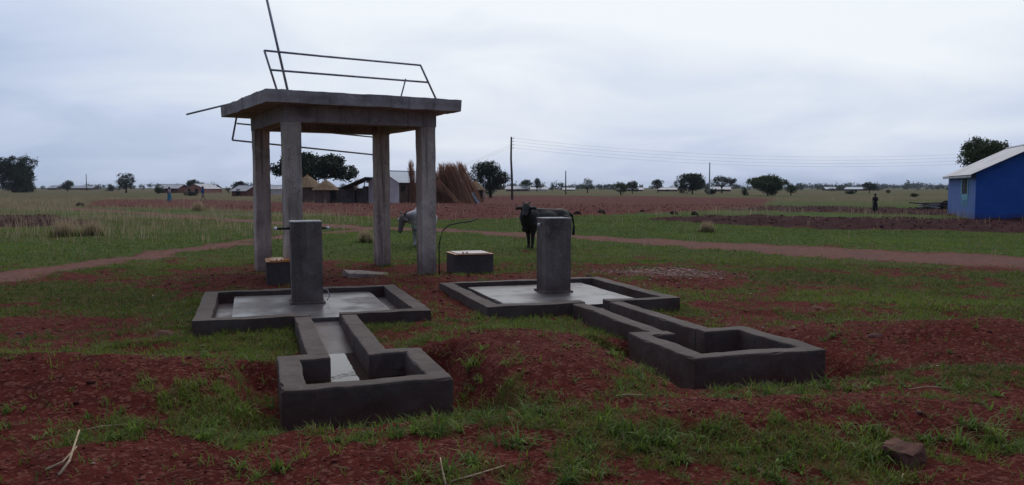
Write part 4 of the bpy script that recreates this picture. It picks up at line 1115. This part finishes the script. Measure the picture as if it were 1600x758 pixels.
cow('white_cow', 'pale cow with dark lowered head half hidden by a tower column', wx_ - fdx * 1.08, wy_ - fdy * 1.08, wrz, 'cow_white', 1.02, (.78, -.33, .76), (.84, -.39, .42), .17, .03)

def person(label, x, y, rz, H, top, bottom, skirt=False, load=None, stride=.12, bend=0.0, group='people out on the fields'):
    s = H / 1.7; t = thing('person', label, 'person', (x, y, gz(x, y)), rz); t.scale = (s,) * 3
    hip = .88; lean = bend
    sh = Vector((lean, 0, 1.42)); neck = Vector((lean * 1.1, 0, 1.48)); hd = Vector((lean * 1.2 + .02, 0, 1.60))
    def legs(bm, g=0.0, top_=True):
        for sg in (-1, 1):
            k = Vector((.05 + sg * stride * .5, sg * .09, .48)); f = Vector((sg * stride, sg * .09, .08))
            capsule(bm, (0, sg * .09, hip), k, .085 + g, .06 + g); capsule(bm, k, f, .056 + g, .04 + g)
            if top_: capsule(bm, f + Vector((0, 0, -.04)), f + Vector((.15, 0, -.05)), .035, .03)
    def torso(bm, g=0.0):
        ellip(bm, (0, 0, .95), (.12 + g, .16 + g, .13)); capsule(bm, (0, 0, .95), (lean * .6, 0, 1.25), .12 + g, .13 + g); ellip(bm, (lean * .8, 0, 1.30), (.115 + g, .18 + g, .14 + g))
    def arms(bm, g=0.0, full=True):
        for sg in (-1, 1):
            e = Vector((lean * .9 - sg * .05, sg * .25, 1.13)); w = Vector((lean + .10, sg * .22, .92))
            capsule(bm, (lean, sg * .18, 1.38), e, .052 + g, .042 + g)
            if full: capsule(bm, e, w, .04, .03); capsule(bm, w, w + Vector((.05, 0, -.09)), .035, .022)
    bm = bmesh.new(); legs(bm); torso(bm); arms(bm); capsule(bm, neck - Vector((0, 0, .08)), hd, .06, .06); ellip(bm, hd + Vector((0, 0, .02)), (.098, .08, .118)); capsule(bm, hd + Vector((.085, 0, .0)), hd + Vector((.105, 0, -.02)), .016, .018)
    fuse('body', bm, 'skin_dark', t, .026, 3)
    bm = bmesh.new(); torso(bm, .02); arms(bm, .022, False); fuse('top', bm, top, t, .026, 3)
    bm = bmesh.new()
    if skirt:
        N = 22; rg_ = []
        for z, r in ((1.02, .15), (.9, .20), (.6, .23), (.3, .26), (.14, .28)): rg_.append([bm.verts.new((r * (1 + .07 * math.sin(5 * a)) * math.cos(a) * .9, r * (1 + .07 * math.cos(4 * a)) * math.sin(a), z)) for a in [2 * math.pi * i / N for i in range(N)]])
        for A, B in zip(rg_[:-1], rg_[1:]):
            for i in range(N): bm.faces.new((A[i], B[i], B[(i + 1) % N], A[(i + 1) % N]))
        bm_obj('skirt', bm, bottom, t, True)
    else:
        legs(bm, .02, False); ellip(bm, (0, 0, .93), (.14, .175, .12)); fuse('trousers', bm, bottom, t, .026, 3)
    bm = bmesh.new(); ellip(bm, hd + Vector((-.012, 0, .045)), (.105, .09, .105)); bm_obj('hair', bm, 'rubber' if not load else 'cloth_dark', t, True)
    return t
x, y = on_plane(265, 314.5); x = at(265, 314, 90)[0]; person('person in pale pink top and turquoise skirt carrying nothing, walking left', x, 90, rad(170), 1.62, 'cloth_pink', 'cloth_turquoise', True, 1)
x = at(317, 313, 92)[0]; person('person in blue shirt and beige trousers striding across the field', x, 92, rad(25), 1.70, 'cloth_blue', 'cloth_beige', False, None, .26)
x = at(1367, 333, 50)[0]; person('person in dark clothes standing on the ploughed strip left of the blue house', x, 50, rad(200), 1.14, 'cloth_dark', 'cloth_dark', True, 1, .05)

# ------------------------------------------------------------------ grass
def blades(rg, P, L, W_, lean, bend, az=None):
    """curved two-segment blades, 5 vertices and 3 triangles each"""
    n = len(P)
    az = rg.uniform(0, 2 * np.pi, n) if az is None else az
    d = np.stack([np.cos(az), np.sin(az), np.zeros(n)], 1); sd = np.stack([-np.sin(az), np.cos(az), np.zeros(n)], 1) * W_[:, None] * .5
    up = np.array([0, 0, 1.])
    m = P + d * (L * .5 * np.sin(lean))[:, None] + up * (L * .5 * np.cos(lean))[:, None]
    l2 = lean + bend
    tp = m + d * (L * .5 * np.sin(l2))[:, None] + up * (L * .5 * np.cos(l2))[:, None]
    tp[:, 2] = np.maximum(tp[:, 2], P[:, 2] + .004)
    V = np.concatenate([P - sd, P + sd, m - sd * .9, m + sd * .9, tp]); I = np.arange(n)
    F = np.concatenate([np.stack([I, I + n, I + 3 * n], 1), np.stack([I, I + 3 * n, I + 2 * n], 1), np.stack([I + 2 * n, I + 3 * n, I + 4 * n], 1)])
    return V, F
def inside_concrete(x, y, grow=0.0):
    m = np.zeros(np.shape(x), bool); c, s = math.cos(ROT), math.sin(ROT)
    for (px, py), (tx, ty) in zip(PADS, TR):
        dx, dy = x - px, y - py; p, q = dx * c + dy * s, -dx * s + dy * c
        lx, ly = (tx - px) * c + (ty - py) * s, -(tx - px) * s + (ty - py) * c
        m |= (np.abs(p) < HP + grow) & (np.abs(q) < HP + grow)
        m |= (np.abs(p - lx - .03) < .67 + grow) & (np.abs(q - ly + .01) < .63 + grow)
        m |= (np.abs(p - lx + .03) < .35 + grow) & (q < 0) & (q > ly)
    c, s = math.cos(TROT), math.sin(TROT); dx, dy = x - TOWER[0], y - TOWER[1]; p, q = dx * c + dy * s, -dx * s + dy * c
    m |= (np.abs(np.abs(p) - TSX / 2) < .15) & (np.abs(np.abs(q) - TSY / 2) < .15)
    return m
def wedge(rg, n, r0, r1, half=44):
    r = np.sqrt(rg.uniform(r0 * r0, r1 * r1, n)); a = np.radians(rg.uniform(-half, half, n)); return r * np.sin(a), r * np.cos(a)
def sward(name, seed, r0, r1, n, L0, L1, W0, W1, mat, label, keep=None, lean=(.2, 1.15), bend=(.1, 1.0), clump=None):
    rg = np.random.default_rng(seed)
    x, y = wedge(rg, n, r0, r1)
    m = np.maximum(grass_mask(x, y), .055 * (r1 < 20) * (1 - track_mask(x, y))) if keep is None else keep(x, y)
    k = (rg.uniform(0, 1, n) < m) & ~inside_concrete(x, y, .0)
    x, y = x[k], y[k]
    if clump:
        c_, sp = clump; x = np.repeat(x, c_) + rg.normal(0, sp, len(x) * c_); y = np.repeat(y, c_) + rg.normal(0, sp, len(y) * c_)
        k = ~inside_concrete(x, y, .0); x, y = x[k], y[k]
    m = len(x); P = np.stack([x, y, ground_z(x, y) - .004], 1)
    patch = .65 * fbm(x * .9, y * .9, seed + 5, 3) + .35 * np.clip(2.2 * fbm(x * .16, y * .3, seed + 15, 2) - .6, 0, 1)
    L = rg.uniform(L0, L1, m) * (.6 + .8 * patch)
    V, F = blades(rg, P, L, rg.uniform(W0, W1, m), rg.uniform(*lean, m), rg.uniform(*bend, m))
    vy = np.clip(rg.uniform(0, .55, m) + (patch - .35) * .9, 0, .84); vy = np.where(rg.uniform(0, 1, m) < .10, rg.uniform(.9, 1, m), vy)
    o = np_obj(name, V, F, mat, None, {'vary': np.tile(vy, 5)}); tag(o, label, 'grass', kind='stuff'); return m
sward('grass', 1, 3.2, 9.0, 26000, .02, .10, .003, .008, 'grass_blade', 'short green grass in patches between the concrete troughs', clump=(7, .022))
sward('grass', 2, 9.0, 18.0, 45000, .025, .10, .005, .012, 'grass_blade', 'short green grass around the tower and aprons', clump=(5, .035))
sward('grass', 3, 18.0, 46.0, 90000, .03, .10, .009, .020, 'grass_blade', 'green grass strips along the dirt track', clump=(3, .06))
def hay_keep(x, y):
    r = np.hypot(x, y); return sstep(-5, -11, x) * sstep(20, 26, r) * (1 - track_mask(x, y)) * sstep(.42, .62, fbm(x * .4, y * .8, 133, 3)) * .45 + .015
sward('dry_grass', 23, 20, 50, 14000, .12, .50, .006, .014, 'dry_blade', 'tall straw grass standing in the left field before the track', keep=hay_keep, lean=(.0, .45), bend=(.0, .6), clump=(3, .12))

def broad_tufts():
    """coarse wide-bladed tufts on and around the spoil heaps"""
    rg = np.random.default_rng(12); C = []
    spots = [(210, 645, 1), (240, 655, .7), (330, 572, 1.0), (350, 580, .8), (170, 682, .9), (310, 682, 1.3), (345, 690, 1.1), (432, 732, 1.1), (345, 628, .9), (330, 640, .8), (370, 645, 1.0), (395, 590, 1.0), (415, 610, 1.0), (425, 640, 1.0), (380, 655, 1.0), (128, 625, .9), (80, 672, .8), (10, 600, .8), (12, 655, .7),
             (590, 676, 1.0), (620, 678, 1.1), (655, 672, 1.2), (690, 665, 1.3), (560, 682, .9), (520, 686, .8), (720, 640, 1.2), (735, 610, 1.3), (745, 590, 1.2), (740, 570, 1.0), (725, 650, 1.0), (760, 650, .9), (790, 655, 1.0), (820, 650, 1.0), (845, 645, .8),
             (780, 692, 1.1), (810, 688, 1.2), (725, 715, 1.1), (745, 720, 1.0), (700, 730, .9), (660, 745, 1.0), (950, 655, 1.2), (980, 660, 1.4), (1010, 665, 1.3), (1040, 660, 1.2), (1000, 690, .9), (1050, 690, .9), (920, 700, .8), (1120, 650, .9), (845, 600, 1.0), (825, 625, 1.0), (970, 595, .9), (1000, 590, .8), (960, 565, .9), (920, 690, .9), (890, 745, 1.1), (930, 740, .9), (1060, 720, 1.0), (1090, 660, .8),
             (1305, 605, 1.3), (1290, 600, 1.2), (1320, 600, 1.0), (1200, 612, .9), (1170, 618, .8), (1140, 622, .7), (1250, 612, .8), (1300, 575, 1.0), (1378, 655, 1.1), (1350, 660, .9), (1320, 655, .8), (1365, 710, 1.3), (1345, 700, 1.0), (1440, 665, .9), (1470, 680, 1.0), (1500, 690, 1.1), (1540, 665, 1.2), (1560, 680, 1.2), (1520, 660, 1.0), (1230, 720, 1.0), (1250, 735, .9), (1420, 600, .9), (1380, 580, .8), (1500, 600, .9), (1470, 590, .8), (1560, 615, .9), (1360, 540, .7), (1270, 535, .7), (1450, 560, .7), (1530, 630, .9), (1580, 700, 1.0), (1210, 740, 1.0), (1150, 700, .8),
             (465, 500, .8), (450, 490, .7), (470, 520, .8), (440, 545, .8), (300, 490, .8), (310, 480, .7), (250, 470, .6), (650, 500, .7), (620, 505, .8), (700, 500, .7), (680, 520, .7), (1030, 520, .7), (980, 540, .7), (1085, 560, .7), (260, 545, .8), (180, 545, .9), (190, 520, .7), (60, 560, .8), (100, 575, .8), (20, 585, .7)]
    for u, v, s in spots:
        x, y = on_plane(u, v, .06); x, y = on_plane(u, v, gz(x, y) + .02)
        C.append((x, y, s))
        for _ in range(3): C.append((x + rg.normal(0, .10), y + rg.normal(0, .09), s * rg.uniform(.35, .8)))
    Ps, Ls, Ws, le, be, vy = [], [], [], [], [], []
    C = [c for c in C if not inside_concrete(np.array([c[0]]), np.array([c[1]]), .02)[0]]
    xs, ys = wedge(rg, 1700, 3.2, 12.0); gm = grass_mask(xs, ys); kk = rg.uniform(0, 1, 1700) < gm * .55 + .12
    for x, y in zip(xs[kk], ys[kk]):
        if not inside_concrete(np.array([x]), np.array([y]), .02)[0]: C.append((x, y, rg.uniform(.3, .8)))
    for x, y, s in C:
        n = int(rg.integers(9, 19) * (.6 + .5 * s)); g0 = gz(x, y)
        if inside_concrete(np.array([x]), np.array([y]), .01)[0]: continue
        Ps.append(np.stack([x + rg.normal(0, .018 * s, n), y + rg.normal(0, .018 * s, n), np.full(n, g0 - .01)], 1))
        Ls.append(rg.uniform(.07, .19, n) * s); Ws.append(rg.uniform(.006, .013, n) * (.5 + .5 * s)); le.append(rg.uniform(.25, 1.15, n)); be.append(rg.uniform(.3, 1.1, n)); vy.append(np.clip(rg.uniform(.1, .9) + rg.normal(0, .2, n), 0, 1))
    P = np.concatenate(Ps); V, F = blades(rg, P, np.concatenate(Ls), np.concatenate(Ws), np.concatenate(le), np.concatenate(be))
    o = np_obj('coarse_grass', V, F, 'broad_blade', None, {'vary': np.tile(np.concatenate(vy), 5)}); tag(o, 'coarse wide bladed green grass tufts on the red spoil', 'grass', kind='stuff')
broad_tufts()

def dry_keep(x, y):
    r = np.hypot(x, y); base = (1 - track_mask(x, y)) * (1 - .8 * plough_mask(x, y))
    left = sstep(-3, -9, x) * sstep(24, 30, r) * sstep(.47, .62, fbm(x * .35, y * .6, 131, 3))
    edge = sstep(4, 9, x) * sstep(38, 44, r) * (1 - sstep(62, 70, r)) * sstep(.52, .64, fbm(x * .5, y * .9, 141, 3))
    ed2 = (x > -8) * (x <= 5) * sstep(33, 37, r) * (1 - sstep(46, 50, r)) * sstep(.60, .7, fbm(x * .6, y * .9, 151, 3)) * .7
    far_ = sstep(75, 95, r) * sstep(.45, .6, fbm(x * .1, y * .2, 161, 3)) * .5
    return base * np.clip(left + edge + ed2 + far_ * .4, 0, 1)
sward('dry_grass', 21, 24, 120, 60000, .22, .62, .008, .020, 'dry_blade', 'thin straw coloured dry grass standing on the far field', keep=dry_keep, lean=(.0, .35), bend=(.0, .5), clump=(2, .10))
def litter_keep(x, y): return .5 + .5 * bare_field(x, y)
sward('straw_litter', 22, 3.2, 12, 1500, .03, .12, .002, .004, 'dry_blade', 'short bits of dead straw scattered over the red earth', keep=litter_keep, lean=(1.3, 1.55), bend=(.0, .1))

def dry_clump(label, u, v, h, wd, seed, dark=False):
    rg = np.random.default_rng(seed); x, y = on_plane(u, v); n = 480; g0 = gz(x, y)
    t = thing('dry_clump', label, 'grass clump', (x, y, g0), 0, 'dry grass clumps')
    P = np.stack([rg.normal(0, wd * .35, n), rg.normal(0, wd * .3, n), np.full(n, -.02)], 1)
    V, F = blades(rg, P, rg.uniform(.35, 1.0, n) * h, rg.uniform(.008, .018, n), rg.uniform(0, .35, n), rg.uniform(0, .5, n))
    np_obj('straw', V, F, 'dry_blade', t, {'vary': np.tile(rg.uniform(.2, 1, n), 5)})
    n = 300; P = np.stack([rg.normal(0, wd * .45, n), rg.normal(0, wd * .35, n), np.full(n, -.02)], 1)
    V, F = blades(rg, P, rg.uniform(.2, .5, n) * h, rg.uniform(.012, .025, n), rg.uniform(.1, .8, n), rg.uniform(.1, .8, n)); np_obj('green_base', V, F, 'grass_blade', t, {'vary': np.tile(rg.uniform(0, .6, n), 5)})
dry_clump('larger dry grass clump on the left by the dark soil patch', 103, 369, .78, .55, 1)
dry_clump('smaller dry grass clump right of the larger left one', 146, 368, .66, .40, 2)
dry_clump('dark dry grass clump standing between the tower columns', 571, 379, .48, .22, 3)
dry_clump('dry tuft at the edge of the dark ploughed strip', 1104, 363, .5, .30, 4)
dry_clump('reddish dry bush in front of the striding person', 310, 330, .85, .45, 5)

# ------------------------------------------------------------------ earth clods, rubble, stones, sticks
_ico = bmesh.new(); bmesh.ops.create_icosphere(_ico, subdivisions=1, radius=1.0); _ico.verts.ensure_lookup_table()
ICV = np.array([v.co[:] for v in _ico.verts]); ICF = np.array([[v.index for v in f.verts] for f in _ico.faces]); _ico.free()
simple('clod_tmp', (0.1, 0.03, 0.03))
def clod_mat(name, a, b):
    m = NB(name); m.color(m.ramp(m.attr('vary'), [(0, a), (1, b)])).rough(.95).spec(.12)
clod_mat('clod', (0.055, 0.0125, 0.0100), (0.27, 0.095, 0.068)); clod_mat('rubble', (0.17, 0.080, 0.064), (0.52, 0.34, 0.28)); clod_mat('furrow_clod', (0.090, 0.026, 0.021), (0.25, 0.088, 0.068))
clod_mat('moist_clod', (0.030, 0.012, 0.012), (0.100, 0.042, 0.038))
def lumps(name, seed, x, y, s0, s1, mat, label, cat, sink=.35, power=2.5):
    rg = np.random.default_rng(seed); k = ~inside_concrete(x, y, .01); x, y = x[k], y[k]; n = len(x)
    s = s0 + (s1 - s0) * rg.uniform(0, 1, n) ** power
    J = rg.uniform(.65, 1.25, (n, len(ICV), 1)) * ICV[None] * np.stack([rg.uniform(.8, 1.4, n), rg.uniform(.8, 1.4, n), rg.uniform(.35, .7, n)], 1)[:, None, :]
    a = rg.uniform(0, 6.28, n); c, si = np.cos(a)[:, None], np.sin(a)[:, None]
    Vx = J[..., 0] * c - J[..., 1] * si; Vy = J[..., 0] * si + J[..., 1] * c
    V = np.stack([Vx, Vy, J[..., 2]], -1) * s[:, None, None] + np.stack([x, y, ground_z(x, y) + s * .6 * (1 - sink) - s * .1], 1)[:, None, :]
    F = (ICF[None] + (np.arange(n) * len(ICV))[:, None, None]).reshape(-1, 3)
    o = np_obj(name, V.reshape(-1, 3), F, mat, None, {'vary': np.repeat(rg.uniform(0, 1, n), len(ICV))}); tag(o, label, cat, kind='stuff')
rg = np.random.default_rng(5)
x, y = wedge(rg, 42000, 3.2, 9.5); k = rg.uniform(0, 1, len(x)) < np.clip(1.1 * bare_field(x, y) + .05, 0, 1) * (1 - .7 * grass_mask(x, y)) * np.clip(6.0 / np.hypot(x, y), .3, 1); lumps('earth_clods', 6, x[k], y[k], .0025, .011, 'clod', 'small red earth clods and gravel on the spoil heaps', 'clods')
x, y = wedge(rg, 9000, 9.5, 20); k = rg.uniform(0, 1, len(x)) < np.clip(bare_field(x, y), 0, 1) * (1 - grass_mask(x, y)); lumps('earth_clods', 7, x[k], y[k], .006, .03, 'clod', 'red clods on the bare earth around the tower', 'clods')
x, y = wedge(rg, 60000, 26, 75, 40); mm = moist_mask(x, y); k = rg.uniform(0, 1, len(x)) < (plough_mask(x, y) - mm) * .30; lumps('furrow_clods', 8, x[k], y[k], .02, .075, 'furrow_clod', 'brown clods turned up in the long ploughed field', 'clods')
k = rg.uniform(0, 1, len(x)) < mm * .30; lumps('furrow_clods', 11, x[k], y[k], .02, .075, 'moist_clod', 'dark moist clods in the ploughed strip before the blue house', 'clods')
x, y = wedge(rg, 1500, 3.4, 10); k = rg.uniform(0, 1, len(x)) < np.clip(bare_field(x, y), 0, 1) * .35; lumps('earth_clods', 17, x[k], y[k], .012, .034, 'clod', 'larger red earth lumps strewn over the spoil heaps', 'clods', power=3)
x = PALE[0] + rg.normal(0, .62, 1500); y = PALE[1] + rg.normal(0, .50, 1500); lumps('rubble', 9, x, y, .006, .032, 'rubble', 'pale pink rubble spread right of the second apron', 'rubble')
x = rg.normal(-4, 2.6, 60); y = rg.uniform(4, 13, 60); x2 = rg.uniform(2, 8, 70); y2 = rg.uniform(4, 15, 70); lumps('gravel', 10, np.concatenate([x, x2]), np.concatenate([y, y2]), .012, .035, 'rubble', 'loose pale gravel scattered on the grass', 'gravel')

def stone(label, u, v, s, mat, seed, blocky=False):
    x, y = on_plane(u, v, .08); x, y = on_plane(u, v, gz(x, y)); bm = bmesh.new()
    if blocky: box(bm, (0, 0, .32), (1.2, 1, .95)); bmesh.ops.subdivide_edges(bm, edges=bm.edges, cuts=3, use_grid_fill=True); bevel(bm, .10, 2, .6)
    else: bmesh.ops.create_icosphere(bm, subdivisions=3, radius=.5)
    for v_ in bm.verts:
        v_.co += mnoise.noise_vector(v_.co * 1.6 + Vector((seed, seed, 0))) * .20 + mnoise.noise_vector(v_.co * 5 + Vector((seed, 0, seed))) * .06
        v_.co = Vector((v_.co.x * 1.1 * s, v_.co.y * s, v_.co.z * (.9 if blocky else .7) * s))
    o = bm_obj('stone', bm, mat, None, not blocky); o.location = (x, y, gz(x, y) - (.03 if not blocky else .02)); o.rotation_euler = (.12 if blocky else 0, .1, seed); tag(o, label, 'stone', 'loose stones')
stone('large blocky brown stone in the bottom right foreground', 1408, 722, .15, 'stone', 5.4, True)
stone('dark red stone at the far left edge on the grass', 30, 519, .15, 'stone_red', 1.2)
stone('flat brown stone on the grass left of the first apron', 258, 524, .22, 'stone', 2.2)
stone('reddish lump of earth on the grass at the far right', 1368, 520, .16, 'stone_red', 3.1)
stone('small pale stone right of the second trough', 1247, 520, .07, 'stone_pale', 4.4)
stone('whitish round stone on grass near the second apron', 1132, 459, .09, 'stone_pale', 6.0)
stone('pale stone on the grass between the two aprons', 740, 505, .08, 'stone_pale', 7.2)
stone('small grey stone in the bottom left corner', 148, 742, .055, 'stone_pale', 8.1)
stone('tiny white pebble on the left spoil heap', 245, 628, .018, 'stone_pale', 9.0)
stone('small pale stone against the side of the second trough', 990, 555, .05, 'stone_pale', 10.3)
stone('pinkish stone lying on the second apron', 920, 441, .09, 'stone_red', 11.0)
stone('rough pink stone heap right of the second channel', 1275, 482, .20, 'stone', 12.5)
stone('small brown stone right of the rough pink heap', 1342, 485, .10, 'stone', 13.5)
bpy.data.objects['stone.010'].location.z = SLAB + .02

def stick(label, pts, r, mat='straw'):
    P = []
    for u, v, h in pts:
        x, y = on_plane(u, v, .08); x, y = on_plane(u, v, gz(x, y) + h); P.append((x, y, gz(x, y) + h))
    bm = bmesh.new(); n = len(P); tube(bm, P, [r * (1 - .45 * i / max(1, n - 1)) for i in range(n)], 7); tag(bm_obj('dry_stalk', bm, mat, None, True), label, 'stalk', 'dry stalks on the ground')
stick('thick pale stalk leaning upward in the bottom left foreground', [(92, 742, .01), (108, 712, .05), (124, 672, .10)], .0085)
stick('second pale stalk crossing under the thick one at bottom left', [(72, 733, .008), (98, 716, .015), (120, 700, .03)], .007)
stick('thin straw lying across the left spoil heap', [(128, 627, .012), (160, 623, .02), (200, 620, .012)], .004)
stick('short stalk standing near the bottom edge left of centre', [(697, 757, .005), (692, 738, .03), (688, 714, .06)], .006)
stick('white straw on the slope of the centre heap', [(962, 606, .01), (980, 611, .015), (1008, 615, .01)], .005)
stick('short stalk at the bottom edge right of centre', [(1408, 758, .005), (1411, 740, .04)], .006)
stick('bundle straw lying in grass at the bottom centre', [(705, 752, .01), (740, 742, .02), (790, 733, .01)], .005)
stick('long thin straw across the right foreground', [(1420, 607, .01), (1450, 604, .015), (1490, 606, .01)], .004)

# weed heaps and odds and ends on the fields
def heap(label, u, v, wpx, hpx, seed):
    x, y = on_plane(u, v); s = wpx / 2 * y / FPX; h = hpx * y / FPX; bm = bmesh.new(); bmesh.ops.create_icosphere(bm, subdivisions=3, radius=1)
    for v_ in bm.verts: v_.co += mnoise.noise_vector(v_.co * 2.2 + Vector((seed, 0, 0))) * .30 + mnoise.noise_vector(v_.co * 6 + Vector((seed, 2, 0))) * .15; v_.co = Vector((v_.co.x * s, v_.co.y * s * .7, v_.co.z * h))
    o = bm_obj('weed_heap', bm, 'weed_heap'); o.location = (x, y, gz(x, y)); tag(o, label, 'heap', 'dark weed heaps')
heap('dark weed heap just right of the black cow', 902, 337, 13, 6, 1); heap('dark weed heap second right of the black cow', 940, 335, 12, 6, 2); heap('dark weed heap left of three on the green strip', 1004, 333, 12, 5, 3); heap('dark weed heap middle of three on the green strip', 1053, 335, 12, 5, 4); heap('dark weed heap right of three on the green strip', 1085, 336, 12, 6, 5)
heap('dark weed mound in the far left field', 125, 322, 14, 5, 6)
t = thing('timber_pile', 'low pile of weathered timber left of the blue house', 'timber', (at(1458, 326, 58)[0], 58, gz(at(1458, 326, 58)[0], 58)))
random.seed(8)
for k in range(9):
    bm = bmesh.new(); box(bm, (random.uniform(-.8, .8), random.uniform(-.3, .3), .10 + .05 * k), (random.uniform(1.2, 2.2), .12, .08), random.uniform(-.3, .3), 0, random.uniform(-.1, .1)); bm_obj('board', bm, 'timber' if k % 3 else 'pole_pale', t)
bm = bmesh.new(); ellip(bm, (1.0, .2, .25), (.5, .4, .38)); 
for v_ in bm.verts: v_.co += mnoise.noise_vector(v_.co * 4) * .12
bm_obj('brush', bm, 'weed_heap', t)

# ------------------------------------------------------------------ air
bm = bmesh.new(); box(bm, (0, 1200 - 900, 9.0), (6400, 6400, 21.0))
hz = bpy.data.materials.new('haze'); hz.use_nodes = True; ht = hz.node_tree; ht.nodes.clear()
pv = ht.nodes.new('ShaderNodeVolumePrincipled'); pv.inputs['Color'].default_value = (0.80, 0.87, 1.0, 1); pv.inputs['Density'].default_value = 0.00013; pv.inputs['Anisotropy'].default_value = 0.2
ho = ht.nodes.new('ShaderNodeOutputMaterial'); ht.links.new(pv.outputs[0], ho.inputs['Volume'])
MAT['haze'] = hz
o = bm_obj('haze', bm, 'haze'); tag(o, 'thin pale blue haze over the plain', 'haze', kind='stuff')
